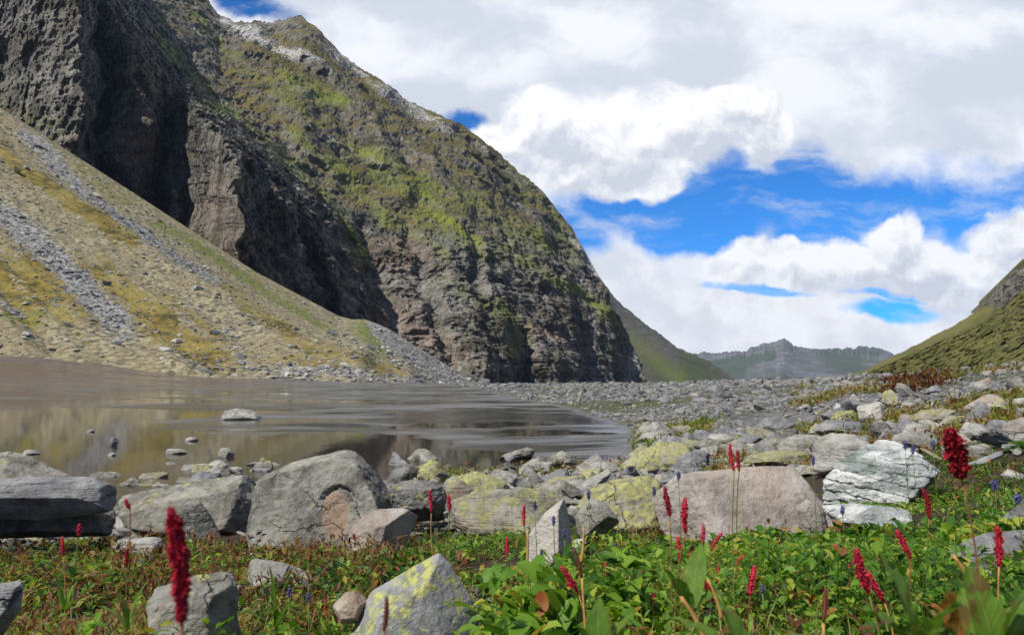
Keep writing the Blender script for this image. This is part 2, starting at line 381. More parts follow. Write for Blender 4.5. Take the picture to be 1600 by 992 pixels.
tt = np.linspace(0, 1, nt_)
PXg, Tg = np.meshgrid(cols, tt, indexing='ij')
fy = interp(cols, FOOT)[:, None]; ry = interp(cols, RIDGE)[:, None]; jg = (2.2 * vn(cols * .09, 0, 0, 5) + 1.6 * vn(cols * .3, 0, 0, 6) * (cols < 900))[:, None]
# concentrate the rows inside the frame for the columns whose ridge lies above it
PYg = fy + (ry - fy) * Tg + jg * Tg ** 14
low = np.clip((fy - PYg) / (fy - ry), 0, 1)
fd = None; rd = interp(cols, RD)[:, None]
# above the buttress crest the saw-tooth of the foot fades out
fds = interp(cols, [(-700, 560), (0, 440), (300, 420), (620, 450), (760, 500), (860, 640), (950, 790), (1012, 900)])[:, None]
wobf = 15 * fbm(PYg * .018, PXg * .004, 0 * PXg, 4, 41) + 5 * qz(fbm(PYg * .05, PXg * .01, 0 * PXg, 3, 42), 3.)
fd = interp(PXg + wobf, FD)
CREST = [(60, -260), (180, -60), (250, 60), (340, 165), (420, 228), (480, 280), (532, 335), (560, 410), (572, 480), (590, 640)]
cr = interp(PYg, [(y, x) for x, y in CREST]); sd_ = PXg - cr     # >0: right of / above the crest
inn = sstep(14, -60, sd_)
base = fds + (rd - fds) * np.clip(low, 0, 1) ** 1.35
fall = np.clip(low * (fy - ry) / 420, 0, 3)
front = fd + 62 * fall ** 1.25
D = base * (1 - inn) + np.minimum(front, base + 60) * inn
D = D + 28 * sstep(-8, 22, sd_) * sstep(160, 40, sd_) * (PYg > -50) 
# local ridges (negative) and gullies (positive): (polyline as x(y), wL, wR, amp)
def feat(pts, wl, wr, amp, y0, y1, soft=40):
    xl = interp(PYg, [(y, x) for x, y in pts]); dx = PXg - xl
    wv = np.where(dx < 0, wl, wr)
    return amp * np.exp(-(dx / wv) ** 2) * sstep(y0 - soft, y0, PYg) * sstep(y1 + soft, y1, PYg)
wob = wobf
PXs = PXg; PXg = PXg + wob
D += feat([(165, -50), (150, 60), (170, 140), (130, 240), (170, 300)], 10, 26, 34, -40, 300)
D += feat([(215, 60), (200, 110), (235, 200), (270, 330)], 24, 12, -16, 60, 340)
D += feat([(290, 110), (262, 200), (240, 330)], 16, 16, 40, 110, 350)
D += feat([(345, 180), (360, 300), (420, 440)], 34, 14, -14, 160, 470)
D += feat([(440, 230), (470, 350), (500, 470)], 8, 14, 20, 230, 480)
D += feat([(520, 340), (530, 500)], 14, 10, -12, 330, 520)
D += feat([(555, 330), (575, 420), (600, 500)], 10, 20, 22, 360, 520)
D += feat([(640, 390), (660, 470), (700, 560)], 8, 18, 18, 380, 600)
D += feat([(735, 400), (760, 520), (770, 600)], 8, 20, 20, 380, 600)
D += feat([(812, 500), (822, 600)], 14, 12, 42, 530, 640)
D += feat([(880, 480), (905, 600)], 30, 9, -28, 440, 620)
D += feat([(945, 500), (965, 600)], 30, 9, -36, 440, 620)
D += feat([(600, 160), (680, 260), (760, 380)], 40, 10, -24, 140, 380)
D += feat([(500, 60), (560, 160), (640, 290)], 50, 12, -26, 70, 300)
D += feat([(700, 200), (780, 300), (860, 420)], 40, 10, -22, 210, 420)
D += feat([(420, 40), (470, 120), (560, 230)], 30, 30, 26, 30, 240)
PXg = PXs
x, y, z = P(PXg, PYg, D)
# world-space relief, pushed out along the wall's facing
cl = sstep(-50, 20, -sd_) ; steep = np.clip(cl + sstep(330, 430, PYg), 0, 1)
edge = sstep(0, .03, 1 - low)
s_al = y * .8 + x * .25
f1 = fbm(x * .016, y * .016, z * .010, 5, 50, .5, True); f1 = .5 * f1 + .5 * qz(f1 + .15 * fbm(x * .05, y * .05, z * .05, 3, 51), 5.)          # big vertical flutes
f2 = fbm(x * .06, y * .06, z * .034, 5, 60, .55, True); f2 = .4 * f2 + .6 * qz(f2, 4.)
f3 = fbm(x * .24, y * .24, z * .16, 4, 70, .6, True); f3 = .5 * f3 + .5 * qz(f3, 3.)
wl = z + .75 * x + .25 * y + 34 * fbm(x * .009, y * .009, z * .012, 5, 80)
tz = wl / 40. + .8 * f1; saw = tz - np.floor(tz); terr = np.where(saw < .72, saw / .72, (1 - saw) / .28)
ta = sstep(-.3, .4, fbm(x * .01, y * .01, z * .01, 3, 90))
tz2 = (wl * 1.0 + 9 * f2 + 3 * f3) / 9.; saw2 = tz2 - np.floor(tz2)
push = (13 * f1 + (7.5 + 2.5 * steep) * f2 + 3.4 * f3) * (.6 + .5 * steep) - 10 * (terr - .5) * ta * (1 - .75 * steep) - 1.3 * saw2 * (.3 + .7 * ta)
push = (push - 10) * edge
x += push * .62; y -= push * .72
z += edge * (2.5 * f2 + 6 * f1) * (1 - steep)
# attributes
dxa = np.gradient(x, axis=0), np.gradient(y, axis=0), np.gradient(z, axis=0)
dta = np.gradient(x, axis=1), np.gradient(y, axis=1), np.gradient(z, axis=1)
nx_ = dxa[1] * dta[2] - dxa[2] * dta[1]; ny_ = dxa[2] * dta[0] - dxa[0] * dta[2]; nzv = dxa[0] * dta[1] - dxa[1] * dta[0]
ln = np.sqrt(nx_ ** 2 + ny_ ** 2 + nzv ** 2) + 1e-9; nzn = np.abs(nzv) / ln
g1 = fbm(x * .02, y * .02, z * .02, 4, 95)
led = fbm(s_al * .010, (wl + .5 * push) * .042, 0 * x, 5, 97, .6)
grass = sstep(.30, .72, nzn + .16 * g1 + .55 * led) * (.30 + .75 * (1 - steep)) * .76
grass *= 1 - .85 * sstep(90, 10, np.abs(PYg - ry) + .35 * (PXg - 330)) * (PXg < 640)
LUSH = [([(445, 128), (475, 145), (535, 165)], 13, 1.), ([(460, 212), (500, 245), (560, 300), (610, 345)], 11, .85), ([(548, 236), (600, 258), (640, 292), (690, 330), (742, 378)], 14, .95),
        ([(600, 262), (650, 285), (700, 300)], 10, .6), ([(780, 385), (850, 430), (905, 462), (960, 505)], 10, .8), ([(715, 300), (790, 350), (850, 390)], 16, .5), ([(640, 335), (720, 380), (760, 400)], 12, .5),
        ([(250, 62), (340, 160), (420, 225), (520, 310)], 8, .55), ([(880, 440), (960, 500), (1000, 545)], 8, .6), ([(305, 35), (325, 42)], 10, .6), ([(770, 480), (800, 500), (815, 540)], 16, .6), ([(700, 440), (770, 485)], 12, .35), ([(580, 310), (640, 360), (700, 400)], 9, .5), ([(180, 110), (240, 150)], 8, .3), (CREST[2:8], 9, .75), ([(330, 60), (420, 140), (500, 200)], 8, .4), ([(40, 190), (110, 205)], 16, .3), ([(800, 260), (860, 330), (900, 400)], 16, .35)]
wx_ = PXg + 12 * fbm(PXg * .03, PYg * .03, 0 * PXg, 4, 101); wy_ = PYg + 9 * fbm(PXg * .03, PYg * .03, 0 * PXg + 5, 4, 102)
lush = np.zeros_like(PXg)
for pts, wd, am in LUSH: lush = np.maximum(lush, am * np.exp(-(pl_dist(wx_, wy_, pts) / wd) ** 2))
lush = np.clip(lush * (.95 + .3 * g1 + 1.4 * led), 0, 1) * sstep(.02, .2, lush)
wet_shade = np.maximum.reduce([sstep(372, 392, wx_ + .0 * wy_) * sstep(560, 500, wx_) * sstep(cr + 0, cr - 25, wx_) * (PYg > 140),  # painted shade of right-facing walls, gullies and recesses, plus wet rock
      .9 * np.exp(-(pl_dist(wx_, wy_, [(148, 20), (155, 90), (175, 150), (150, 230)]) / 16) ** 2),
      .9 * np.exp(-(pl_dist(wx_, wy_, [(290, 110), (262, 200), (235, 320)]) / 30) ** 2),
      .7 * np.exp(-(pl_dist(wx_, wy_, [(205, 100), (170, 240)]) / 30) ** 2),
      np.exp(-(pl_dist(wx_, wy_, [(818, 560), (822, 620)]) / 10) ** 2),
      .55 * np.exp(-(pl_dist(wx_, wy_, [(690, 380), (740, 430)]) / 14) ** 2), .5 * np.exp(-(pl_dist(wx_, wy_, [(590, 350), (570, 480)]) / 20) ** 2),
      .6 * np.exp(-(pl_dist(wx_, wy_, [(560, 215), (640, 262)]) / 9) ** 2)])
red = np.maximum.reduce([.9 * np.exp(-(pl_dist(wx_, wy_, [(560, 400), (630, 400)]) / 26) ** 2), .8 * np.exp(-(pl_dist(wx_, wy_, [(210, 130), (230, 260)]) / 26) ** 2),
      .40 * np.exp(-(pl_dist(wx_, wy_, [(330, 300), (360, 420)]) / 42) ** 2), np.exp(-(pl_dist(wx_, wy_, [(822, 512), (880, 524)]) / 6) ** 2),
      .5 * np.exp(-(pl_dist(wx_, wy_, [(600, 480), (700, 560)]) / 30) ** 2)])
pale = np.maximum.reduce([np.exp(-(pl_dist(wx_, wy_, [(356, 34), (400, 62), (440, 76), (500, 92)]) / 7) ** 2), .8 * np.exp(-(pl_dist(wx_, wy_, [(390, 45), (430, 80), (500, 92)]) / 8) ** 2), .6 * np.exp(-(pl_dist(wx_, wy_, [(530, 90), (600, 140), (700, 200)]) / 12) ** 2),
      .7 * np.exp(-(pl_dist(wx_, wy_, [(900, 370), (950, 450), (960, 480)]) / 8) ** 2), .6 * np.exp(-(pl_dist(wx_, wy_, [(985, 540), (990, 600)]) / 7) ** 2), .45 * np.exp(-(pl_dist(wx_, wy_, [(545, 225), (600, 262)]) / 4) ** 2), .75 * np.exp(-(pl_dist(PXg + 2 * wob / 15, PYg, [(459, 262), (464, 300), (463, 350), (466, 405)]) / 1.5) ** 2)])
grass = np.clip(grass * (1 - .9 * wet_shade), 0, 1)
MM = mountain_mat('mountain_rock', (.038, .035, .030, 1), (.27, .25, .212, 1), (.060, .055, .018, 1), (.165, .135, .045, 1), 1., (.30, .20, .14, 1), 3.)
grid('mountain', x, y, z, [MM], {'grass': grass, 'lush': lush, 'wet_shade': wet_shade, 'red': red, 'pale': pale}, 'structure')

# ---- scree fan
SF = [(-700, 500), (-100, 545), (0, 553), (100, 562), (200, 569), (400, 587), (600, 599), (700, 603), (770, 606)]
SFD = [(-700, 150), (0, 168), (200, 172), (400, 165), (560, 150), (640, 170), (700, 260), (770, 400)]
ST = [(-700, -230), (0, 168), (200, 296), (400, 425), (530, 494), (550, 499), (570, 499), (590, 506), (610, 515), (650, 541), (700, 571), (745, 596), (775, 606)]
STD = [(-700, 400), (0, 352), (200, 338), (400, 326), (560, 330), (640, 345), (700, 380), (770, 430)]
cols = np.concatenate([np.arange(-700, -60, 12), np.arange(-60, 770, 1.4)]); t = np.linspace(0, 1, 520)
PXg, Tg = np.meshgrid(cols, t, indexing='ij')
f0 = interp(cols, SF)[:, None] + 4; f1_ = interp(cols, ST)[:, None]; d0 = interp(cols, SFD)[:, None]; d1 = interp(cols, STD)[:, None]
PYg = f0 + (f1_ - f0) * Tg
# plane sections: choose the depth so that height over run is near straight, slightly concave
_, b0 = ray(PXg, f0 + 0 * PXg); _, b1 = ray(PXg, f1_ + 0 * PXg); _, bb = ray(PXg, PYg)
z0 = b0 * d0; z1 = b1 * d1; sl_ = (z1 - z0) / (d1 - d0)
Ds = (z0 - sl_ * d0) / (bb - sl_); Ds = np.clip(Ds, np.minimum(d0, d1), np.maximum(d0, d1)); Ds = d0 + (Ds - d0) * .75 + (d1 - d0) * (Tg ** .8) * .25
# radiating chutes
ang = np.arctan2(PYg + 60 + 12 * fbm(PXg * .01, PYg * .01, 0 * PXg, 3, 119), PXg + 420)   # around an apex up-left of the frame
x, y, z = P(PXg, PYg, Ds)
ch = fbm(ang * 16, PXg * .002, 0 * PXg, 3, 120, .5); ch2 = fbm(ang * 90, PXg * .002, 0 * PXg, 3, 121)
ed = sstep(0, .05, Tg) * sstep(1, .97, Tg)
z += ed * (2.6 * ch + .25 * ch2 + .9 * fbm(x * .06, y * .06, z * .06, 4, 122) + .5 * fbm(x * .4, y * .4, z * .4, 3, 123))
crest_l = pl_dist(PXg, PYg, [(0, 262), (150, 350), (300, 440), (420, 500), (560, 560)])
z += ed * 2.2 * np.exp(-(crest_l / 22) ** 2)
# back side that drops behind the crest
xb, yb, zb = x[:, -1], y[:, -1], z[:, -1]
xf, yf, zf = x[:, 0], y[:, 0], z[:, 0]
SCREE0 = (xf, yf, zf)
x = np.concatenate([x, (xb * 1.06)[:, None], (xb * 1.4)[:, None]], 1); y = np.concatenate([y, (yb * 1.06)[:, None], (yb * 1.4)[:, None]], 1); z = np.concatenate([z, (zb - 4)[:, None], (zb - 40)[:, None]], 1)
x = np.concatenate([(xf * .95)[:, None], x], 1); y = np.concatenate([(yf * .95)[:, None], y], 1); z = np.concatenate([(zf - 7)[:, None], z], 1)
pad = lambda a: np.concatenate([a[:, :1], a, a[:, -1:], a[:, -1:]], 1)
wx_ = PXg + 10 * fbm(PXg * .03, PYg * .03, 0 * PXg, 4, 131); wy_ = PYg + 10 * fbm(PXg * .03, PYg * .03, 0 * PXg + 5, 4, 132)
G = lambda pts, wd: np.exp(-(pl_dist(wx_, wy_, pts) / wd) ** 2)
gold = np.clip(np.maximum.reduce([1. * G([(0, 240), (80, 300), (200, 385)], 16), .9 * G([(60, 430), (150, 470)], 45), .95 * G([(0, 430), (40, 480)], 38), .8 * G([(200, 480), (330, 545)], 34), .7 * G([(350, 450), (480, 540), (640, 590)], 16),
     .8 * G([(150, 430), (260, 500)], 36), .5 * G([(280, 400), (420, 470)], 14), .7 * G([(420, 555), (600, 590)], 12)]) + .55 * fbm(ang * 60, PYg * .01, 0 * PXg, 4, 133), 0, 1)
green = np.clip(np.maximum.reduce([.7 * G([(240, 345), (400, 440), (520, 515)], 11), .8 * G([(560, 510), (600, 545)], 16), .4 * G([(80, 230), (200, 310)], 20), .5 * G([(10, 500), (60, 495)], 14)]), 0, 1)
grey = np.clip(np.maximum.reduce([1. * G([(0, 330), (60, 380), (130, 450), (190, 505)], 24), .9 * G([(40, 210), (180, 340), (330, 440)], 12), .8 * G([(0, 475), (30, 490)], 8), 1. * G([(570, 484), (610, 525), (690, 590)], 12), .7 * G([(600, 510), (720, 590)], 14), .6 * G([(440, 575), (700, 600)], 9)]), 0, 1)
def scree_mat():
    m, q, b = new_mat('scree'); g = q.n('NewGeometry').outputs['Position']
    nf, _ = q.noise(g, .9, 6, .65); nm, _ = q.noise(g, .06, 5, .6); n3, _ = q.noise(g, .25, 5, .65)
    d, vc = q.vor(g, .8); s = q.n('SeparateColor'); q.set(s.inputs[0], vc)
    st = q.mix(s.outputs[0], (.085, .075, .048, 1), (.34, .30, .19, 1))
    st = q.mix(q.mr(nm, .35, .65, 0, .6), st, (.22, .175, .095, 1))
    go = q.mix(q.mr(n3, .35, .62), (.22, .15, .025, 1), (.060, .052, .012, 1)); go = q.mix(q.mr(nm, .4, .6, 0, .6), go, (.30, .24, .07, 1))
    gn = (.13, .145, .03, 1)
    br = lambda a, k=2.0: q.mr(q.m('ADD', q.attr(a), q.m('MULTIPLY', q.m('SUBTRACT', q.m('ADD', nf, n3), 1.), k)), .35, .6)
    c = q.mix(br('gold'), st, go); c = q.mix(br('green'), c, gn)
    c = q.mix(br('grey'), c, q.mix(s.outputs[0], (.10, .097, .09, 1), (.34, .33, .31, 1)))
    q.set(b.inputs['Base Color'], c); b.inputs['Roughness'].default_value = .95
    q.set(b.inputs['Normal'], q.bump(q.m('ADD', q.m('MULTIPLY', d, -.7), nf), .6, .5)); return m
MS = scree_mat()
scr = grid('scree_slope', x, y, z, [MS], {'gold': pad(gold), 'green': pad(green), 'grey': pad(grey)}, 'structure')
SCX, SCY, SCZ, SGREY = x[:, 1:-2], y[:, 1:-2], z[:, 1:-2], grey; SPX = PXg; SPY = PYg

# ---- generic distant slopes: profile of the skyline, slope coming towards the viewer
def slope(name, sky_pts, d_sky, foot_y, d_foot, mat, amp, seed, step=1.6, rows=220, jag=1.5, gr=(.45, .8), sc=1., pw=1., lushf=None, knob=None):
    cols = np.arange(sky_pts[0][0], sky_pts[-1][0] + .1, step); Tt = np.linspace(0, 1, rows)
    A, T = np.meshgrid(cols, Tt, indexing='ij')
    ry = interp(cols, sky_pts)[:, None]; jgg = jag * (vn(cols * .12, 0, 0, seed) + .6 * vn(cols * .5, 0, 0, seed + 1))[:, None]
    fy = interp(cols, foot_y)[:, None]; B = fy + (ry - fy) * T + jgg * T ** 10
    ds = interp(cols, d_sky)[:, None]; df = interp(cols, d_foot)[:, None]; Dd = df + (ds - df) * T ** pw
    x, y, z = P(A, B, Dd); e = sstep(0, .22, 1 - T); k = 1 / (amp * 4)
    f = fbm(x * k, y * k, z * k, 6, seed + 3, .6, True); f2 = fbm(x * k * 5, y * k * 5, z * k * 5, 4, seed + 9, .6, True)
    pu = e * amp * (f + (.8 if amp < 80 else .35) * f2)
    if knob:
        kn = np.exp(-(pl_dist(A, B, knob) / 20) ** 2); pu = pu + kn * (14 * qz(fbm(x * .05, y * .05, z * .05, 4, 291, .6, True), 3.) + 5 * qz(fbm(x * .2, y * .2, z * .2, 3, 292), 3.)); y -= pu; z += .35 * pu * e
    y = np.concatenate([y, y[:, -1:] + amp * 6], 1); x = np.concatenate([x, x[:, -1:]], 1); z = np.concatenate([z, z[:, -1:] - amp * 3], 1)
    du = np.gradient(x, axis=0), np.gradient(y, axis=0), np.gradient(z, axis=0); dv = np.gradient(x, axis=1), np.gradient(y, axis=1), np.gradient(z, axis=1)
    n_ = np.stack([du[1] * dv[2] - du[2] * dv[1], du[2] * dv[0] - du[0] * dv[2], du[0] * dv[1] - du[1] * dv[0]]); nzn = np.abs(n_[2]) / (np.sqrt((n_ ** 2).sum(0)) + 1e-9)
    A = np.concatenate([A, A[:, -1:]], 1); B = np.concatenate([B, B[:, -1:]], 1)
    grass = sstep(gr[0], gr[1], nzn + .2 * fbm(x * k, y * k, z * k, 3, seed + 20)); zero = np.zeros_like(x)
    at = {'grass': grass, 'lush': zero, 'wet_shade': zero, 'red': zero, 'pale': zero}
    if lushf: at.update(lushf(A, B, x, y, z, grass))
    return grid(name, x, y, z, [mat], at, 'structure')
M2 = mountain_mat('ridge_rock', (.045, .042, .036, 1), (.20, .185, .155, 1), (.035, .042, .014, 1), (.085, .095, .028, 1), 1., None, 6., .8)
slope('side_ridge', [(900, 380), (930, 425), (965, 470), (1000, 500), (1040, 528), (1062, 545), (1100, 560), (1120, 572), (1150, 592), (1175, 608)], [(900, 2000), (1175, 2300)], [(900, 615), (1175, 615)], [(900, 1250), (1175, 1900)], M2, 60, 200, gr=(.60, 1.05), rows=300, step=1.2,
      lushf=lambda A, B, x, y, z, g: {'lush': .7 * np.exp(-(pl_dist(A, B, [(985, 530), (1060, 590)]) / 14) ** 2)})
M3 = mountain_mat('far_rock', (.07, .075, .085, 1), (.30, .30, .30, 1), (.045, .065, .035, 1), (.085, .105, .05, 1), 2.4, None, 20., .6)
slope('far_mountains', [(1030, 556), (1085, 553), (1100, 549), (1130, 551), (1165, 547), (1180, 541), (1195, 535), (1212, 534), (1218, 531), (1225, 528), (1231, 532), (1240, 539), (1262, 543), (1290, 546), (1320, 545), (1345, 542), (1375, 543), (1386, 549), (1405, 560), (1440, 566), (1500, 570), (1600, 570)],
      [(1030, 6200), (1230, 5600), (1600, 6500)], [(1030, 625), (1600, 625)], [(1030, 4200), (1600, 3900)], M3, 110, 230, jag=2.2, gr=(.80, 1.1), pw=1.5, rows=300, step=1.)
M4 = mountain_mat('green_hill', (.04, .036, .03, 1), (.20, .185, .155, 1), (.072, .074, .018, 1), (.135, .122, .032, 1), .5, None, .8)
slope('green_hillside', [(1290, 606), (1322, 592), (1360, 574), (1400, 554), (1440, 534), (1480, 514), (1510, 497), (1535, 480), (1546, 474), (1550, 462), (1564, 458), (1567, 440), (1576, 434), (1579, 424), (1590, 421), (1594, 407), (1612, 400), (1620, 388), (1700, 350), (1900, 250), (2300, 120)], [(1290, 520), (1560, 560), (2300, 600)],
      [(1290, 625), (1600, 625), (2300, 640)], [(1290, 420), (1600, 260), (2300, 200)], M4, 9, 260, knob=[(1555, 470), (1575, 445), (1600, 425), (1700, 375)], jag=.9, gr=(-.3, .2), rows=420, step=1.2,
      lushf=lambda A, B, x, y, z, g: {'grass': 1 - 1.0 * np.exp(-(pl_dist(A, B, [(1555, 470), (1575, 445), (1600, 425), (1700, 375)]) / 17) ** 2) * 1.0 - .5 * sstep(.35, .6, fbm(x * .03, y * .03, z * .03, 4, 280)),
                                      'wet_shade': .5 * np.exp(-(pl_dist(A, B, [(1545, 562), (1600, 558)]) / 3) ** 2)})  # narrow darker strip low on the slope

# ---- clear mountain air that fades the far range
bm_v = np.array([(sx_ * 8600., sy_ * 8600., sz_) for sx_ in (-1, 1) for sy_ in (-1, 1) for sz_ in (-190., 1500.)])
hz = mesh_np('haze', bm_v, [np.array([(0, 1, 3, 2), (4, 6, 7, 5), (0, 4, 5, 1), (2, 3, 7, 6), (0, 2, 6, 4), (1, 5, 7, 3)])], [], smooth=False)
hm_ = bpy.data.materials.new('haze'); hm_.use_nodes = True; hn = hm_.node_tree
hn.nodes.remove(hn.nodes['Principled BSDF']); pv = hn.nodes.new('ShaderNodeVolumePrincipled')
pv.inputs['Color'].default_value = (.50, .68, 1., 1); pv.inputs['Density'].default_value = 3.2e-5; pv.inputs['Anisotropy'].default_value = 0
hn.links.new(pv.outputs[0], [x for x in hn.nodes if x.type == 'OUTPUT_MATERIAL'][0].inputs['Volume'])
hz.data.materials.append(hm_); tag(hz, 'thin blue mountain haze over the valley', 'haze', kind='stuff')
# ------------------------------------------------------------------ rocks
def rock_mat(name, A, B, lichen=.3, lcol=(.40, .385, .14, 1), vein=0., spots=.3, strata=0., warm=0., scale=1., green=0., rust=False, crack=1.):
    m, q, b = new_mat(name); g = q.n('TexCoord').outputs['Object']; ge = q.n('NewGeometry'); P_ = ge.outputs['Position']
    oi = q.n('ObjectInfo').outputs['Random']
    gv = q.vm('ADD', P_, q.vm('SCALE', (3.1, 7.7, 5.3), scale=0.0))
    n1, _ = q.noise(gv, 3.5 * scale, 8, .62); n2, _ = q.noise(gv, 22 * scale, 6, .65); n3, _ = q.noise(gv, 1.3 * scale, 5, .55)
    sp, _ = q.vor(gv, 60 * scale)
    c = q.mix(q.mr(n1, .36, .64), A, B)
    c = q.mix(q.mr(n2, .42, .72, 0, .55), c, q.mix(.5, c, (.5, .49, .46, 1)))
    wv_ = q.vm('ADD', gv, q.vm('SCALE', q.vm('SUBTRACT', q.noise(gv, 2.5 * scale, 5, .6)[1], (.5, .5, .5)), scale=.5 / scale))
    ed_ = q.vor(wv_, 1.5 * scale, 'DISTANCE_TO_EDGE')[0]; ckm = q.m('MULTIPLY', q.mr(ed_, .0, .012, .4 * crack, 0), q.mr(n3, .44, .58))
    c = q.mix(ckm, c, (.03, .028, .025, 1)); c = q.mix(q.mr(n1, .5, .7, 0, .3), c, (.45, .435, .40, 1))
    c = q.mix(q.mr(n2, .30, .46, .75, 0), c, q.mix(.35, c, (.02, .02, .02, 1)))
    if strata:
        s_, _ = q.noise(q.mapping(gv, rot=(math.radians(12), math.radians(18), 0), sc=(1, 1, 9)), 2.2 * scale, 6, .62)
        c = q.mix(q.mr(s_, .42, .6, 0, strata), c, q.mix(.45, c, (.03, .03, .028, 1)))
    if vein:
        v_, _ = q.noise(q.mapping(gv, rot=(.5, .5, .3), sc=(1, 1, 3.2)), 2.4 * scale, 6, .66, 1.2)
        c = q.mix(q.mr(v_, .48, .58, 0, vein), c, (.62, .62, .60, 1)); c = q.mix(q.mr(v_, .34, .43, vein, 0), c, (.12, .15, .13, 1))
    if warm: c = q.mix(q.mr(n3, .45, .62, 0, warm), c, (.34, .23, .16, 1))
    if spots: c = q.mix(q.m('MULTIPLY', q.mr(sp, .10, .26, spots, 0), q.mr(n3, .35, .6)), c, (.60, .59, .54, 1))
    nz = q.n('SeparateXYZ'); q.set(nz.inputs[0], ge.outputs['Normal'])
    l1, _ = q.noise(gv, 9 * scale, 9, .74)
    lf = q.m('ADD', l1, q.m('ADD', q.m('MULTIPLY', nz.outputs[2], .10), lichen * .36 - .22))
    lf = q.m('ADD', lf, q.m('MULTIPLY', q.m('SUBTRACT', oi, .5), .06))
    c = q.mix(q.m('MULTIPLY', q.mr(lf, .49, .55, 0, .9), q.mr(n2, .38, .52, .25, 1)), c, q.mix(q.mr(n2, .35, .65), (lcol[0] * .5, lcol[1] * .52, lcol[2] * .5, 1), lcol))
    if green: c = q.mix(q.mr(q.m('ADD', n1, q.m('MULTIPLY', nz.outputs[2], -.10)), .5, .6, 0, green), c, (.07, .075, .03, 1))
    if rust: c = q.mix(q.mr(q.m('ADD', q.attr('rust'), q.m('MULTIPLY', q.m('SUBTRACT', l1, .5), .9)), .3, .6, 0, .9), c, q.mix(n2, (.17, .11, .075, 1), (.42, .31, .22, 1)))
    q.set(b.inputs['Base Color'], c); b.inputs['Roughness'].default_value = .88
    h = q.m('ADD', q.m('MULTIPLY', n1, .5), q.m('MULTIPLY', n2, .35)); 
    h = q.m('SUBTRACT', h, q.m('MULTIPLY', ckm, .9))
    if vein or strata: h = q.m('ADD', h, q.m('MULTIPLY', (v_ if vein else s_), .9))
    q.set(b.inputs['Normal'], q.bump(h, 1., .07 / scale)); return m
RM = {
 'rusty': rock_mat('granite_with_rust_stain', (.095, .088, .072, 1), (.28, .265, .22, 1), .16, spots=.4, green=.25, rust=True),
 'grey': rock_mat('grey_granite', (.095, .088, .072, 1), (.28, .265, .22, 1), .16, spots=.35, green=.25),
 'slab': rock_mat('blue_grey_slate', (.13, .13, .135, 1), (.27, .27, .27, 1), .0, strata=.35, spots=.1),
 'dark': rock_mat('dark_stone', (.07, .066, .062, 1), (.19, .18, .165, 1), .2, strata=.3, spots=.2, green=.3),
 'lichen': rock_mat('lichened_stone', (.15, .145, .12, 1), (.32, .30, .25, 1), .66, spots=.3),
 'lichen2': rock_mat('pale_lichened_stone', (.17, .16, .125, 1), (.35, .33, .26, 1), .5, (.34, .33, .14, 1), spots=.4, warm=.35, strata=.25),
 'pink': rock_mat('pinkish_gneiss', (.20, .17, .145, 1), (.37, .325, .285, 1), .0, spots=.4, warm=.45, strata=.0, crack=0.),
 'pale': rock_mat('pale_stone', (.30, .285, .245, 1), (.50, .475, .42, 1), .1, spots=.3, warm=.2),
 'white': rock_mat('veined_white_green_rock', (.26, .29, .27, 1), (.44, .46, .44, 1), .0, vein=.9, strata=.0, spots=.0, scale=1.),
 'front': rock_mat('grey_stone_with_yellow_lichen', (.155, .16, .16, 1), (.29, .29, .285, 1), .38, (.50, .50, .13, 1), spots=.35, scale=2.4),
 'brown': rock_mat('brown_stone', (.17, .12, .085, 1), (.42, .36, .28, 1), .1, spots=.5, warm=.5, scale=2),
 'light': rock_mat('light_grey_stone', (.19, .18, .155, 1), (.42, .405, .36, 1), .12, spots=.2, strata=.2),
}
def ico(n):
    t = (1 + 5 ** .5) / 2
    v = [(-1, t, 0), (1, t, 0), (-1, -t, 0), (1, -t, 0), (0, -1, t), (0, 1, t), (0, -1, -t), (0, 1, -t), (t, 0, -1), (t, 0, 1), (-t, 0, -1), (-t, 0, 1)]
    f = [(0, 11, 5), (0, 5, 1), (0, 1, 7), (0, 7, 10), (0, 10, 11), (1, 5, 9), (5, 11, 4), (11, 10, 2), (10, 7, 6), (7, 1, 8), (3, 9, 4), (3, 4, 2), (3, 2, 6), (3, 6, 8), (3, 8, 9), (4, 9, 5), (2, 4, 11), (6, 2, 10), (8, 6, 7), (9, 8, 1)]
    v = [np.array(a, float) / np.linalg.norm(a) for a in v]
    for _ in range(n):
        mid = {}; nf = []
        def mp(a, b):
            k = (min(a, b), max(a, b))
            if k not in mid: p = v[a] + v[b]; v.append(p / np.linalg.norm(p)); mid[k] = len(v) - 1
            return mid[k]
        for a, b, c in f:
            x, y, z = mp(a, b), mp(b, c), mp(c, a); nf += [(a, x, z), (b, y, x), (c, z, y), (x, y, z)]
        f = nf
    return np.array(v), np.array(f)
ICO = {k: ico(k) for k in (0, 1, 2, 3, 4, 5, 6)}
def hull(pts):
    pts = sorted(set(map(tuple, pts)))
    def half(ps):
        h = []
        for p in ps:
            while len(h) >= 2 and (h[-1][0] - h[-2][0]) * (p[1] - h[-2][1]) - (h[-1][1] - h[-2][1]) * (p[0] - h[-2][0]) <= 0: h.pop()
            h.append(p)
        return h[:-1]
    return half(pts) + half(pts[::-1])
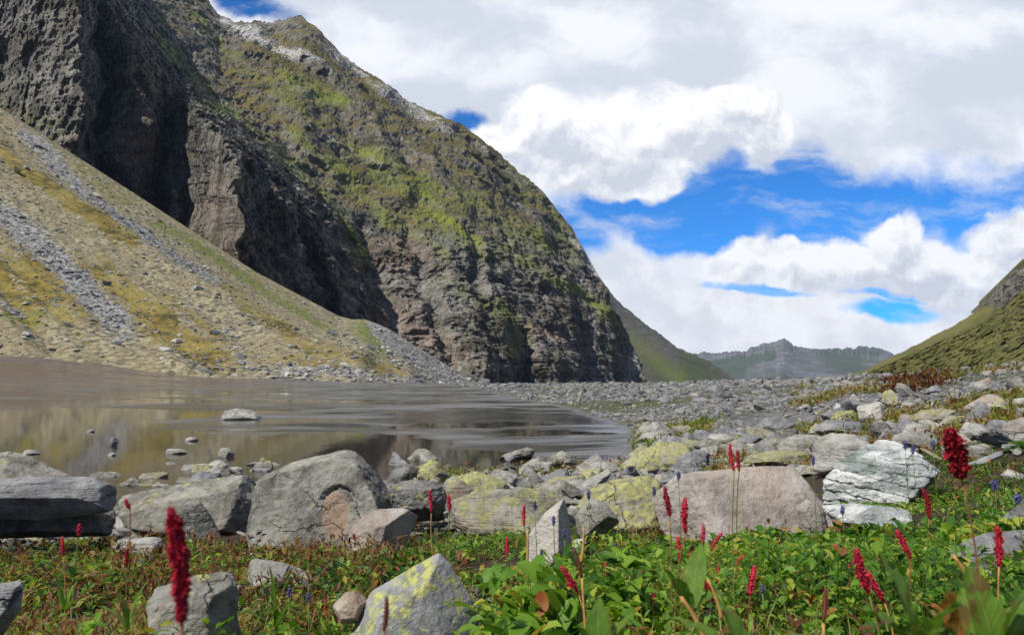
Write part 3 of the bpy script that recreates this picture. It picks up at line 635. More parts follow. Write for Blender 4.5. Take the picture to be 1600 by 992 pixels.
def poly_rock(N, H, scale, sub, seed, amp=.05, freq=2., p=26, strat=0., sdir=(.2, .1, 1), sper=.2):
    d, f = ICO[sub]; d = d * np.array(scale); d = d / np.linalg.norm(d, axis=1)[:, None]
    q = np.clip((d @ N.T) / H, 1e-6, None)
    mx = q.max(1); r = 1 / (mx * ((q / mx[:, None]) ** p).sum(1) ** (1 / p))
    V = d * r[:, None]; s = max(scale)
    n3 = fbm(V[:, 0] * 14 / s + seed, V[:, 1] * 14 / s, V[:, 2] * 14 / s, 4, seed + 8, .6)
    n = fbm(V[:, 0] * freq / s + seed, V[:, 1] * freq / s, V[:, 2] * freq / s, 5, seed, .55)
    n2 = fbm(V[:, 0] * 5 / s + seed, V[:, 1] * 5 / s, V[:, 2] * 5 / s, 4, seed + 5, .6, True)
    k = 1 + amp * (.6 * n + 1.1 * qz(n, 4., .38, .62)) + amp * .45 * qz(n3, 3.) - amp * .8 * np.clip(n2, 0, 1) ** 2 + .35 * amp * n3
    if strat:
        sd3 = np.array(sdir) / np.linalg.norm(sdir); w_ = (V @ sd3) / (s * sper) + 1.2 * n; fr = w_ - np.floor(w_); k = k - strat * sstep(.55, .98, fr)
    return V * k[:, None], f
KEYS = []; ROCKS = []    # (x, y, radius, top) for keeping plants away
def hsh(s): return int(abs(hash_(s))) 
def hash_(s):
    h = 5381
    for ch in s: h = (h * 33 + ord(ch)) & 0x7fffffff
    return h
def boulder(label, mat, pts, base=None, D=None, th=.75, tilt=.25, lean=0., s=(.3, .7), sub=5, amp=.05, strat=0., cuts=(), name='boulder', sink=.12, sper=.2, sdir=(.2, .1, 1), chips=6, freq=2.):
    seed = hash_(label) % 9973; rg = np.random.default_rng(seed)
    a = np.array(pts, float); x0, x1, y0, y1 = a[:, 0].min(), a[:, 0].max(), a[:, 1].min(), a[:, 1].max()
    by = base or y1; cx, cy = (x0 + x1) / 2, (y0 + y1) / 2
    if D is None: D = hit(cx, by)
    W_ = (x1 - x0) * D / F; Hm = (y1 - y0) * D / F; T = th * min(W_, 1.6 * Hm if Hm * 1.6 > W_ * .5 else W_ * .5)
    Dc = D + T * .35; k = Dc / F
    hp = hull([((px - cx) * k, -(py - cy) * k) for px, py in pts])
    N = []; H = []
    for (ax, az), (bx, bz) in zip(hp, hp[1:] + hp[:1]):
        n = np.array([bz - az, -(bx - ax)]); L = np.linalg.norm(n)
        if L < 1e-6: continue
        n /= L; h = n @ np.array([ax, az])
        if n[1] < -.75: h *= 1 + sink * 2
        sf = rg.uniform(*s); sb = rg.uniform(*s)
        if n[1] > .5: sf *= .8
        N += [(n[0], -sf, n[1]), (n[0], sb, n[1])]; H += [h, h]
    N += [(lean, -1, tilt), (-lean, 1, .2)]; H += [T / 2, T / 2]
    for c in cuts: N.append(c[:3]); H.append(c[3] * min(W_, Hm) / 2)
    for _ in range(chips):
        dv = rg.normal(size=3); dv[1] = -abs(dv[1]); dv[2] = abs(dv[2]); dv[0] *= 1.2; dv /= np.linalg.norm(dv)
        N_ = np.array(N); H_ = np.array(H); e = ICO[3][0]; q = np.clip((e @ N_.T) / H_, 1e-6, None).max(1); sup = ((e / q[:, None]) @ dv).max()
        N.append(tuple(dv)); H.append(sup * rg.uniform(.84, .97))
    V, f = poly_rock(np.array(N), np.array(H), (W_, T, Hm), sub, seed, amp, freq, 70, strat, sdir, sper)
    X, Y, Z = P(cx, cy, Dc)
    o = mesh_np(name, V, [f], [RM[mat]]); o.location = (float(X), float(Y), float(Z))
    tag(o, label, 'rock'); KEYS.append((label, cx, (y0 + y1) / 2)); ROCKS.append((float(X), float(Y), max(W_ * .42, T * .4), float(Z) + Hm / 2, W_ / 2, T / 2)); return o
B = boulder
# the big ones along the shore
B('dark lichen-topped boulder behind the cracked slab at the far left edge', 'grey', [(-60, 705), (20, 702), (62, 724), (118, 746), (122, 800), (-60, 810)], base=800, D=6.3, amp=.06)
B('wide blue-grey slab with a crack and dark overhang at the left edge', 'slab', [(-60, 752), (18, 745), (118, 744), (138, 744), (172, 757), (178, 786), (150, 796), (60, 806), (-60, 800)], D=4.5, th=.55, tilt=.55, amp=.03, s=(.2, .4), cuts=((0, -1, -.75, .95),), sub=6, strat=.02)
B('dark shadowed footing stone under the cracked slab', 'dark', [(-40, 790), (60, 795), (176, 785), (178, 812), (150, 832), (-40, 836)], D=4.75, th=.6)
B('broad grey granite boulder left half with low sloping shoulder', 'grey', [(182, 776), (235, 764), (290, 752), (395, 740), (415, 770), (412, 838), (330, 842), (200, 815)], base=838, th=.6, tilt=.35, amp=.04, sub=6, sper=.12)
bigb = B('large humped granite boulder with a rusty hollow in its face', 'rusty', [(386, 842), (390, 800), (402, 748), (455, 722), (500, 711), (535, 703), (556, 708), (588, 738), (612, 776), (618, 815), (600, 846), (540, 852)], base=848, th=.55, tilt=.38, amp=.035, sub=6, s=(.15, .4), chips=1)
B('dark wedge stone with a bright left face beside the humped boulder', 'dark', [(274, 800), (288, 783), (311, 781), (328, 803), (347, 840), (290, 845)], th=.9, lean=-.5, tilt=.2, cuts=((.7, -.6, .35, .55),))
B('tilted block with pale top and shadowed right side in front of the humped boulder', 'pink', [(540, 862), (545, 826), (582, 794), (628, 792), (664, 808), (645, 838), (585, 876), (560, 874)], base=872, th=.8, lean=-.45, tilt=.3, cuts=((.75, -.55, -.1, .55), (-.1, -.35, 1, .80)), amp=.03, chips=1)
B('dark rounded brown stone at right end of the humped boulder', 'dark', [(606, 770), (618, 752), (648, 747), (690, 752), (697, 775), (694, 805), (620, 806)], base=806, D=4.9, amp=.09)
B('large pointed grey stone with yellow lichen nearest the viewer', 'front', [(536, 1010), (560, 962), (580, 925), (640, 890), (684, 866), (706, 886), (737, 938), (752, 985), (758, 1060), (530, 1060)], base=1050, D=1.55, th=.7, lean=.12, tilt=.35, s=(.35, .6), amp=.02, sub=6, chips=0, cuts=((.85, -.7, .5, .98),))
B('low pale slab running down to the right among leaves', 'light', [(372, 882), (400, 872), (450, 881), (492, 899), (532, 930), (500, 956), (400, 930)], base=930, th=.8, tilt=.8, amp=.05)
B('mossy grey stone behind the tall red flower spike', 'grey', [(226, 926), (300, 900), (345, 889), (366, 893), (378, 990), (300, 1035), (240, 985)], base=1030, D=1.62, th=.8, tilt=.2, amp=.05, cuts=((.1, -.3, 1, .85),))
B('small white and brown stone left of the pointed grey stone', 'brown', [(519, 945), (535, 927), (560, 922), (574, 935), (566, 965), (530, 968)], D=1.6, th=.9)
B('small grey stone cut by the lower left picture edge', 'slab', [(-30, 915), (15, 906), (34, 912), (34, 950), (8, 990), (-30, 990)], D=1.6, th=.7)
B('upright cream-white stone with rounded top in the greenery', 'pale', [(822, 885), (824, 838), (850, 802), (880, 779), (899, 800), (902, 845), (880, 884)], base=884, th=.7, lean=-.55, tilt=.25, cuts=((.85, -.45, .1, .55),), amp=.025, chips=0)
B('grey wedge stone with dark underside next to the cream-white stone', 'grey', [(899, 805), (914, 781), (932, 778), (950, 788), (970, 812), (950, 828), (905, 852)], base=850, th=.8, lean=-.3, cuts=((.5, -.7, -.6, .45),), amp=.04)
B('long yellowish lichened slab left of the cream-white stone', 'lichen2', [(690, 790), (715, 772), (760, 765), (850, 764), (905, 772), (880, 820), (800, 842), (715, 838)], base=838, th=.7, tilt=.9, amp=.07, sub=5)
B('broad boulder mottled with bright yellow lichen behind the grey wedge', 'lichen', [(905, 790), (925, 762), (960, 748), (1020, 746), (1048, 762), (1035, 830), (960, 845), (910, 820)], base=835, th=.7, tilt=.6, amp=.06)
B('large flat-topped pinkish boulder in the middle right', 'pink', [(1015, 800), (1018, 772), (1060, 741), (1160, 731), (1242, 729), (1268, 762), (1292, 800), (1290, 846), (1180, 845), (1040, 840)], base=845, th=.6, tilt=.55, amp=.03, sub=6, s=(.2, .5), strat=.006, sper=.3, cuts=((-.9, -.8, .1, 1.75),), chips=1)
B('small block split off the right corner of the pinkish boulder', 'pink', [(1245, 790), (1262, 778), (1288, 790), (1295, 830), (1284, 856), (1250, 850)], base=856, th=.8)
B('striking white and green veined rock on the right', 'white', [(1282, 770), (1285, 745), (1312, 716), (1372, 690), (1408, 689), (1450, 714), (1484, 748), (1440, 776), (1400, 796), (1330, 796)], base=800, th=.7, tilt=.6, amp=.06, sub=6, s=(.3, .6), strat=.035, sper=.09, sdir=(.25, .2, 1), chips=2, cuts=((.6, -.5, -.6, 1.0),))
B('grey-green footing stone under the white veined rock', 'white', [(1285, 790), (1330, 786), (1425, 795), (1430, 815), (1395, 835), (1300, 812)], base=832, th=.7)
B('streaked grey boulder low at the right edge', 'slab', [(1483, 866), (1500, 848), (1545, 832), (1620, 827), (1660, 840), (1660, 905), (1500, 905)], base=900, th=.7, tilt=.4, amp=.04)
B('pointed streaked stone behind the low boulder at the right edge', 'slab', [(1570, 820), (1585, 795), (1605, 785), (1660, 800), (1660, 850), (1572, 850)], base=850, th=.7)
# row behind
T_ = [
 ('bright yellow lichen-covered stone right of the humped boulder', 'lichen', [(650, 745), (655, 728), (672, 717), (688, 722), (703, 742), (690, 756), (660, 756)], 758),
 ('long lichened stone stepping down from the bright yellow stone', 'lichen', [(690, 752), (720, 742), (745, 735), (775, 745), (805, 762), (790, 778), (700, 776)], 776),
 ('cracked pale stone below the bright yellow stone', 'lichen2', [(692, 770), (700, 752), (722, 750), (740, 765), (735, 795), (700, 800)], 800),
 ('thin dark slab leaning low in the rubble', 'dark', [(772, 782), (790, 768), (830, 752), (838, 762), (810, 776), (778, 786)], 784),
 ('pointed pale stone standing on the rubble', 'light', [(822, 762), (824, 738), (832, 733), (850, 750), (858, 764), (830, 768)], 766),
 ('flat mossy slab in the middle of the rubble', 'lichen2', [(838, 758), (870, 744), (918, 742), (922, 752), (900, 764), (845, 764)], 764),
 ('long grey slab behind the yellow lichened boulder', 'grey', [(850, 775), (860, 752), (900, 750), (925, 756), (918, 772), (870, 778)], 776),
 ('rounded grey stone on the shoreline', 'grey', [(850, 728), (858, 712), (878, 704), (898, 712), (902, 722), (880, 730), (855, 734)], 732),
 ('pyramid-shaped grey stone on the shoreline', 'slab', [(897, 738), (910, 722), (932, 705), (942, 712), (950, 728), (945, 738), (905, 742)], 740),
 ('low light stone between the shoreline stones', 'light', [(822, 726), (835, 720), (868, 722), (866, 738), (845, 742), (825, 738)], 742),
 ('long ridge-shaped boulder with yellow lichen crown', 'lichen', [(965, 728), (985, 715), (1010, 700), (1030, 690), (1070, 692), (1085, 700), (1070, 735), (1040, 745), (980, 745)], 742),
 ('shaded block leaning against the lichen-crowned boulder', 'slab', [(1046, 735), (1060, 712), (1085, 702), (1108, 702), (1110, 730), (1080, 742), (1050, 742)], 742),
 ('thin layered slab on the pinkish boulder rear', 'slab', [(1060, 748), (1080, 736), (1160, 734), (1190, 738), (1180, 750), (1070, 752)], 752),
 ('low flat rock at the far end of the mud', 'light', [(1095, 690), (1110, 678), (1135, 676), (1165, 684), (1160, 696), (1100, 697)], 697),
 ('tall dark-ended slab with streaked face', 'dark', [(1160, 718), (1170, 700), (1215, 672), (1248, 668), (1254, 706), (1200, 716)], 716),
 ('pale speckled boulder under the dark-ended slab', 'light', [(1208, 722), (1215, 690), (1250, 676), (1290, 680), (1300, 712), (1260, 722)], 722),
 ('long grey lichen-edged slab left of the white veined rock', 'lichen2', [(1150, 732), (1165, 712), (1210, 702), (1270, 705), (1285, 725), (1240, 736)], 736),
 ('pale rough boulder directly behind the white veined rock', 'light', [(1265, 735), (1272, 690), (1300, 676), (1345, 678), (1370, 690), (1330, 720), (1300, 738)], 738),
 ('broad flat grey slab pointing right', 'slab', [(1270, 668), (1290, 655), (1350, 658), (1358, 662), (1330, 684), (1290, 680)], 684),
 ('lichened block left of the cracked pale block', 'lichen', [(1296, 656), (1305, 642), (1335, 640), (1344, 655), (1340, 662), (1300, 662)], 662),
 ('cracked pale block standing in the boulder field', 'pale', [(1339, 634), (1372, 628), (1382, 642), (1375, 660), (1350, 664), (1342, 655)], 664),
 ('dark grey block below the cracked pale block', 'dark', [(1358, 675), (1362, 658), (1378, 654), (1395, 668), (1398, 686), (1370, 690)], 690),
 ('roof-shaped dark slab in the boulder field', 'slab', [(1390, 670), (1415, 652), (1435, 660), (1465, 674), (1440, 680), (1395, 682)], 682),
 ('long dark stone with yellow lichen roof', 'lichen2', [(1416, 652), (1440, 640), (1485, 636), (1495, 650), (1478, 668), (1430, 664)], 668),
 ('pale gravel-faced boulder behind the white veined rock', 'light', [(1392, 690), (1400, 676), (1460, 674), (1465, 700), (1450, 714), (1410, 700)], 712),
 ('spire-shaped grey stone on the right slope', 'slab', [(1508, 655), (1520, 640), (1531, 621), (1540, 634), (1548, 652), (1530, 660)], 660),
 ('yellow lichened stone beside the spire-shaped stone', 'lichen', [(1548, 636), (1558, 620), (1568, 622), (1575, 640), (1560, 644)], 644),
 ('squared pale stone at the right edge high on the slope', 'light', [(1584, 622), (1612, 620), (1614, 638), (1586, 638)], 640),
 ('leaning rectangular pale stone high on the slope', 'light', [(1398, 606), (1402, 598), (1416, 600), (1425, 612), (1415, 620), (1404, 616)], 621),
 ('olive rounded stone left of the leaning pale stone', 'lichen', [(1377, 628), (1380, 612), (1392, 608), (1405, 618), (1404, 634), (1385, 638)], 638),
 ('blue-grey humped stone high on the slope', 'slab', [(1442, 614), (1455, 603), (1466, 602), (1476, 612), (1460, 616)], 616),
 ('wide light slab among heather on the right', 'light', [(1498, 672), (1510, 658), (1535, 662), (1560, 675), (1540, 690), (1505, 686)], 690),
 ('blue-grey sloping slab right of the spire stone', 'slab', [(1530, 672), (1548, 655), (1572, 656), (1585, 668), (1560, 680)], 680),
 ('warm grey block at the right edge of the boulder field', 'pink', [(1560, 672), (1575, 658), (1600, 650), (1630, 656), (1630, 682), (1570, 684)], 684),
 ('brown-grey boulder under the tall red spike on the right', 'grey', [(1510, 712), (1515, 696), (1540, 692), (1556, 705), (1540, 716)], 716),
 ('thin horizontal slab left of the tall red spike', 'slab', [(1510, 724), (1540, 716), (1568, 702), (1566, 710), (1530, 728)], 728),
 ('small whitish stone near the right edge in herbs', 'light', [(1562, 742), (1575, 732), (1600, 740), (1600, 752), (1570, 752)], 752),
 ('half-buried stone beneath the tall red cluster', 'light', [(1345, 895), (1350, 878), (1380, 880), (1388, 900), (1370, 905)], 903),
 ('flat whitish stone on the near shore at left', 'light', [(282, 738), (286, 726), (320, 724), (335, 730), (322, 740)], 741),
 ('thin pale slab behind the humped boulder on the shore', 'light', [(318, 742), (350, 730), (380, 728), (378, 738), (340, 746)], 745),
 ('pale pair-topped stone on the near shore beside the water', 'light', [(163, 744), (168, 737), (182, 737), (196, 746), (190, 756), (170, 756)], 757),
 ('flat white stone left of the near shore rubble', 'light', [(216, 748), (220, 740), (236, 739), (252, 747), (240, 754)], 754),
 ('dark upright stone at the water edge behind the shore rubble', 'grey', [(340, 712), (342, 700), (356, 699), (368, 705), (366, 716), (350, 718)], 718),
 ('round grey stone at the shore left of the humped boulder', 'light', [(410, 728), (416, 722), (430, 722), (440, 728), (430, 733)], 733),
 ('curled dry-looking pale stone in the fern-like herbs', 'light', [(172, 850), (190, 840), (230, 846), (250, 838), (262, 856), (240, 880), (190, 868)], 872),
 ('small purple-grey stone under the tilted block', 'grey', [(548, 892), (560, 883), (580, 885), (582, 900), (560, 905)], 904),
 ('small buff stone under the tilted block', 'pale', [(572, 898), (582, 886), (592, 892), (590, 902)], 903),
 ('pale stone showing through leaves right of centre', 'pale', [(836, 930), (842, 920), (855, 922), (858, 930)], 932),
 ('flat grey stone in the herbs below the cream-white stone', 'light', [(756, 935), (775, 925), (800, 928), (830, 932), (820, 942), (770, 944)], 944),
 ('grey triangular stone at the right of the pointed stone', 'dark', [(728, 925), (738, 912), (750, 920), (757, 940), (745, 948)], 948),
]
for lb, mt, pts, by in T_: B(lb, mt, pts, base=by, sub=4, amp=.06, th=.8, tilt=.4, lean=rng.uniform(-.3, .3), strat=.02, s=(.3, .7))
# stones standing in the lake
LK = [('largest pale boulder standing in the shallow water', 'light', [(344, 652), (350, 641), (368, 637), (392, 640), (410, 650), (408, 658), (350, 656)], 657),
 ('flat white stone lying in the water', 'light', [(258, 705), (262, 701), (285, 701), (294, 706), (280, 710), (264, 709)], 709),
 ('flat pale stone in the water near the left edge', 'light', [(37, 706), (40, 702), (58, 702), (65, 707), (50, 710)], 710),
 ('upright block in the water left of the flat white stone', 'slab', [(169, 694), (170, 684), (180, 682), (184, 690), (183, 696)], 696),
 ('small round stone in the water below the upright block', 'light', [(168, 710), (174, 706), (182, 708), (180, 712)], 712),
 ('long low stone in the water above the flat white stone', 'light', [(288, 686), (296, 682), (306, 683), (310, 687), (298, 689)], 689),
 ('small low stone far out in the brown water', 'slab', [(134, 674), (140, 671), (148, 672), (146, 675)], 675)]
for lb, mt, pts, by in LK:
    cx = (min(p[0] for p in pts) + max(p[0] for p in pts)) / 2; _, bz = ray(cx, by); Dw = EYE / -float(bz)
    B(lb, mt, pts + [(pts[0][0] + 2, by + 5), (pts[-1][0] - 2, by + 5)], base=by, D=Dw, sub=4, amp=.05, th=.9, tilt=.4)
# rusty hollow in the humped boulder: a thin rust-stained hood and hollow built as a part
me = bigb.data
n_ = len(me.vertices); co = np.empty(n_ * 3, np.float32); me.vertices.foreach_get('co', co); co = co.reshape(-1, 3)
lw = np.array(bigb.location); wp = co + lw; zc = wp[:, 2] - EYE
s_, c_ = math.sin(PITCH), math.cos(PITCH); dep = wp[:, 1] * c_ + zc * s_; up_ = -wp[:, 1] * s_ + zc * c_
ppx = 800 + F * wp[:, 0] / dep; ppy = 496 - F * up_ / dep
frontv = co[:, 1] < 0
e = ((ppx - 524) / 25) ** 2 + ((ppy - 806) / 42) ** 2
arc = np.abs(np.hypot((ppx - 530) / 24, (ppy - 786) / 22) - 1); am = (arc < .34) & (ppy < 784) & frontv
co[:, 1] += np.where(am, .042 * (1 - arc / .34) * sstep(788, 770, ppy + 8 * vn(ppx * .12, 0, 0, 9)) * (.75 + .5 * vn(ppx * .2, ppy * .2, 0, 4)), 0)
co[:, 1] += np.where(frontv, .018 * np.clip(1 - e, 0, 1), 0)
me.vertices.foreach_set('co', co.ravel()); me.update()
at_ = me.attributes.new('rust', 'FLOAT', 'POINT'); at_.data.foreach_set('value', (np.clip(1.25 - e, 0, 1) * frontv).astype(np.float32))
# ---- loose stones: prototypes and copies
PROT = []
for k in range(12):
    rg = np.random.default_rng(500 + k); N = rg.normal(size=(13, 3)); N /= np.linalg.norm(N, axis=1)[:, None]; H = rg.uniform(.62, 1., 13)
    V, f = poly_rock(N, H, (1, 1, 1), 3, 900 + k, .10, 2., 50); V = V / np.abs(V).max(0)
    PROT.append((V, f))
PM = {}
PROB = []
for k in range(9):
    rg = np.random.default_rng(700 + k); N = rg.normal(size=(12, 3)); N /= np.linalg.norm(N, axis=1)[:, None]; H = rg.uniform(.55, 1., 12)
    V, f = poly_rock(N, H, (1, 1, 1), 4, 950 + k, .08, 2., 70, .03, (.2, .1, 1), .3); PROB.append((V / np.abs(V).max(0), f))
def proto_mesh(k, mat):
    if (k, mat) not in PM:
        o = mesh_np('stone', PROT[k][0], [PROT[k][1]], [RM[mat]]); PM[(k, mat)] = o.data; bpy.data.objects.remove(o)
    return PM[(k, mat)]
ZON = [(130, 420, 730, 775, 34, 16, 56, ('light', 'grey', 'slab', 'lichen2'), 'small angular stone in the left shoreline rubble beside the brown water', 'stones of the left shoreline rubble'),
 (590, 1010, 716, 838, 84, 18, 68, ('lichen2', 'grey', 'light', 'lichen', 'slab', 'dark'), 'mid-sized stone in the lichened rubble bank between mud and greenery', 'stones of the central rubble bank'),
 (985, 1320, 668, 745, 50, 18, 60, ('light', 'grey', 'slab', 'lichen2', 'light'), 'angular stone in the boulder field left of the white veined rock', 'stones of the boulder field beside the white rock'),
 (1180, 1420, 622, 680, 30, 12, 40, ('light', 'grey', 'lichen', 'slab', 'pale'), 'pale angular stone on the low rise behind the boulder field', 'stones on the low rise'),
 (1400, 1640, 600, 735, 60, 12, 52, ('light', 'grey', 'lichen2', 'slab', 'pink'), 'stone half sunk in heather on the slope at the right', 'stones in the heather slope'),
 (60, 1300, 838, 960, 28, 22, 72, ('grey', 'pale', 'brown', 'dark'), 'small stone lying on brown soil between the foreground herbs', 'stones in the foreground soil'),
 (0, 640, 765, 812, 16, 12, 34, ('grey', 'dark', 'light'), 'stone wedged behind the front boulders on the left', 'stones wedged behind the front boulders')]
LOOSE = []
for (xa, xb, ya, yb, n, sa, sb, ms, lb, gp) in ZON:
    for i in range(n):
        px = rng.uniform(xa, xb); py = rng.uniform(ya, yb); sz = sa + (sb - sa) * rng.random() ** 1.9
        if xa == 985: py = max(py, 655 + (1320 - px) * .1)
        Dd = hit(px, py); a, bz = ray(px, py); w_ = sz * Dd / F / 2
        mt_ = ms[int(rng.integers(len(ms)))]; o = bpy.data.objects.new('stone', proto_mesh(int(rng.integers(12)), mt_)); COL.objects.link(o)
        hs = w_ * rng.uniform(.35, .8); o.scale = (w_, w_ * rng.uniform(.6, 1.1), hs)
        gx, gy = float(a) * Dd, Dd; gz = float(ground_z(gx, gy))
        o.location = (gx, gy, gz + hs * .35); o.rotation_euler = (rng.uniform(-.35, .35), rng.uniform(-.35, .35), rng.uniform(0, 6.3))
        LOOSE.append((o, px, py, sz, mt_, hs / w_, gp)); tag(o, lb, 'stone', gp)
        if sz > 25: ROCKS.append((gx, gy, w_ * .8, gz + hs, w_, w_))
for (xa, xb, ya, yb, n, sa, sb, ms) in [(190, 400, 742, 772, 7, 36, 64, ('light', 'grey', 'lichen2')), (620, 1000, 735, 815, 20, 40, 84, ('light', 'grey', 'lichen2', 'slab', 'lichen2')), (1000, 1300, 678, 730, 15, 44, 84, ('light', 'slab', 'grey', 'lichen2')), (1290, 1640, 628, 705, 20, 36, 76, ('light', 'slab', 'grey', 'lichen2', 'pink'))]:
    for i in range(n):
        px = xa + (xb - xa) * (i + rng.uniform(.1, .9)) / n; py = rng.uniform(ya, yb); sz = rng.uniform(sa, sb); Dd = hit(px, py); a, bz = ray(px, py); w_ = sz * Dd / F / 2
        kb = int(rng.integers(9)); mt_ = ms[int(rng.integers(len(ms)))]
        if ('b', kb, mt_) not in PM:
            o = mesh_np('boulder', PROB[kb][0], [PROB[kb][1]], [RM[mt_]]); PM[('b', kb, mt_)] = o.data; bpy.data.objects.remove(o)
        o = bpy.data.objects.new('boulder', PM[('b', kb, mt_)]); COL.objects.link(o); hs = w_ * rng.uniform(.38, .72); o.scale = (w_, w_ * rng.uniform(.6, 1.), hs)
        gx, gy = float(a) * Dd, Dd; gz = float(ground_z(gx, gy)); o.location = (gx, gy, gz + hs * .3); o.rotation_euler = (rng.uniform(-.4, .4), rng.uniform(-.4, .4), rng.uniform(0, 6.3))
        LOOSE.append((o, px, py, sz, mt_, hs / w_, 'boulders of the rock bank')); tag(o, 'x', 'rock', 'boulders of the rock bank'); ROCKS.append((gx, gy, w_ * .8, gz + hs, w_ * .8, w_ * .8))
CW = {'light': 'pale grey', 'grey': 'mid-grey', 'slab': 'blue-grey', 'lichen2': 'buff lichened', 'lichen': 'yellow-lichened', 'dark': 'dark', 'pale': 'cream', 'brown': 'brown', 'pink': 'pinkish'}
def short(l):
    w_ = l.split(); out = []
    for k in w_:
        if out and len(out) > 2 and k in ('with', 'beside', 'in', 'behind', 'on', 'of', 'right', 'left', 'below', 'under', 'at', 'between', 'from', 'running', 'lying', 'standing', 'nearest', 'pointing', 'mottled', 'stepping', 'leaning', 'before', 'to', 'next', 'against', 'showing', 'directly', 'and', 'high', 'beneath', 'among', 'far', 'near', 'seen', 'half', 'split'): break
        out.append(k)
    return ' '.join(out[:6])
BYL = {}
for (o, px, py, sz, mt_, fl, gp) in LOOSE:
    k = min(KEYS, key=lambda q: math.hypot(q[1] - px, (q[2] - py) * 1.6)); dx, dy = px - k[1], py - k[2]
    side = ('left of' if dx < 0 else 'right of') if abs(dx) > abs(dy) * 1.3 else ('behind' if dy < 0 else 'in front of')
    size = 'tiny' if sz < 17 else 'small' if sz < 24 else 'medium' if sz < 36 else 'large' if sz < 60 else 'bulky'
    l = f"{size} {CW[mt_]} {'flat' if fl < .5 else 'blocky'} stone {side} the {short(k[0])}"; BYL.setdefault(l, []).append((px, o, gp))
ORD = ['leftmost', 'second', 'third', 'fourth', 'fifth', 'sixth', 'seventh', 'eighth']
for l, v in BYL.items():
    v.sort(key=lambda q: q[0])
    for i, (px, o, gp) in enumerate(v):
        o['label'] = l if len(v) == 1 else (('leftmost ' + l) if i == 0 else ('rightmost ' + l) if i == len(v) - 1 else (ORD[min(i, 7)] + ' from left ' + l))
# ---- stones as one mass: gravel plain and scree litter
def scatter(name, pos, size, mats, label, squash=.6, seed=1, sub=1):
    rg = np.random.default_rng(seed); n = len(pos); d, f = ICO[sub]; nb = 8
    Vs = []; Fs = []; off = 0; which = rg.integers(nb, size=n); mi = []
    for k in range(nb):
        N = rg.normal(size=(9, 3)); N /= np.linalg.norm(N, axis=1)[:, None]; H = rg.uniform(.55, 1, 9)
        q = np.clip((d @ N.T) / H, 1e-6, None).max(1); V = d / q[:, None]; V = V / np.abs(V).max()
        ix = np.nonzero(which == k)[0]; m = len(ix)
        if not m: continue
        az = rg.uniform(0, 6.28, m); sx_ = size[ix] * rg.uniform(.7, 1.2, m); sy_ = size[ix] * rg.uniform(.6, 1., m); sz_ = size[ix] * squash * rg.uniform(.5, 1.1, m)
        c, s = np.cos(az), np.sin(az); x = V[None, :, 0] * sx_[:, None]; y = V[None, :, 1] * sy_[:, None]; z = V[None, :, 2] * sz_[:, None]
        W_ = np.stack([x * c[:, None] - y * s[:, None] + pos[ix, 0:1], x * s[:, None] + y * c[:, None] + pos[ix, 1:2], z + pos[ix, 2:3] + sz_[:, None] * .3 + x * rg.uniform(-.3, .3, m)[:, None]], -1)
        Vs.append(W_.reshape(-1, 3)); Fs.append((f[None] + (np.arange(m) * len(d))[:, None, None]).reshape(-1, 3) + off); off += m * len(d)
        mi.append(np.repeat(rg.integers(len(mats), size=m), len(f)))
    return tag(mesh_np(name, np.concatenate(Vs), [np.concatenate(Fs)], mats, smooth=False, mat_idx=np.concatenate(mi)), label, 'stones', kind='stuff')
def flat_rock(name, A, B_, sc):
    m, q, b = new_mat(name); g = q.n('NewGeometry'); n, _ = q.noise(g.outputs['Position'], sc, 4, .6)
    r = g.outputs['Random Per Island']; q.set(b.inputs['Base Color'], q.mix(q.m('MULTIPLY', q.m('ADD', r, n), .5), A, B_)); b.inputs['Roughness'].default_value = .9; return m
FG = [flat_rock('gravel_grey', (.05, .05, .052, 1), (.30, .30, .295, 1), 3), flat_rock('gravel_warm', (.08, .072, .06, 1), (.34, .32, .275, 1), 3), flat_rock('gravel_dark', (.05, .05, .052, 1), (.24, .24, .24, 1), 3)]
def sample_ground(n, xa, xb, ra, rb, pw=1.):
    px = rng.uniform(xa, xb, n); r = ra * (rb / ra) ** (rng.random(n) ** pw); a = (px - 800) / F; y = r / np.sqrt(1 + a * a); return px, a * y, y, r
px, gx, gy, r = sample_ground(175000, 640, 2300, 13, 125, .75)
keep = (mudmask(gx, gy) < .35 + .2 * rng.random(len(gx))) & ~((px > 1430) & (r < 45) & (rng.random(len(px)) < .5)) & ~((px > 1150) & (px < 1430) & (r < 26) & (rng.random(len(px)) < .6))
lawn = np.exp(-((px - 1045) / 55) ** 2 - ((r - 21) / 2.4) ** 2) > .3
hm = sstep(.04, .18, fbm(gx * .05, gy * .22, 0 * gx, 4, 28)) * (px > 780)
keep &= ~lawn & ((hm < .5) | (rng.random(len(px)) < .12))
keep &= (fbm(gx * .09, gy * .16, 0 * gx, 3, 77) < .22) | (rng.random(len(px)) < .3)
px, gx, gy, r = px[keep], gx[keep], gy[keep], r[keep]
sz = (.028 + .0018 * r) * np.exp(rng.normal(0, .6, len(r))) * .75
scatter('gravel', np.stack([gx, gy, ground_z(gx, gy)], 1), np.minimum(sz, .014 * r), FG, 'grey broken gravel covering the flat valley floor beyond the mud', seed=11, sub=0)
# few stones on the mud edge and the near strip
px, gx, gy, r = sample_ground(9000, -100, 1100, 8, 15.5, 1.); k = r < 13.2 + 1.5 * vn(gx * .8, gy * .8, 0, 8); px, gx, gy, r = px[k], gx[k], gy[k], r[k]
scatter('shore_pebbles', np.stack([gx, gy, ground_z(gx, gy)], 1), .05 * np.exp(rng.normal(0, .6, len(r))), FG, 'small grey pebbles along the near shore of the muddy water', seed=12)
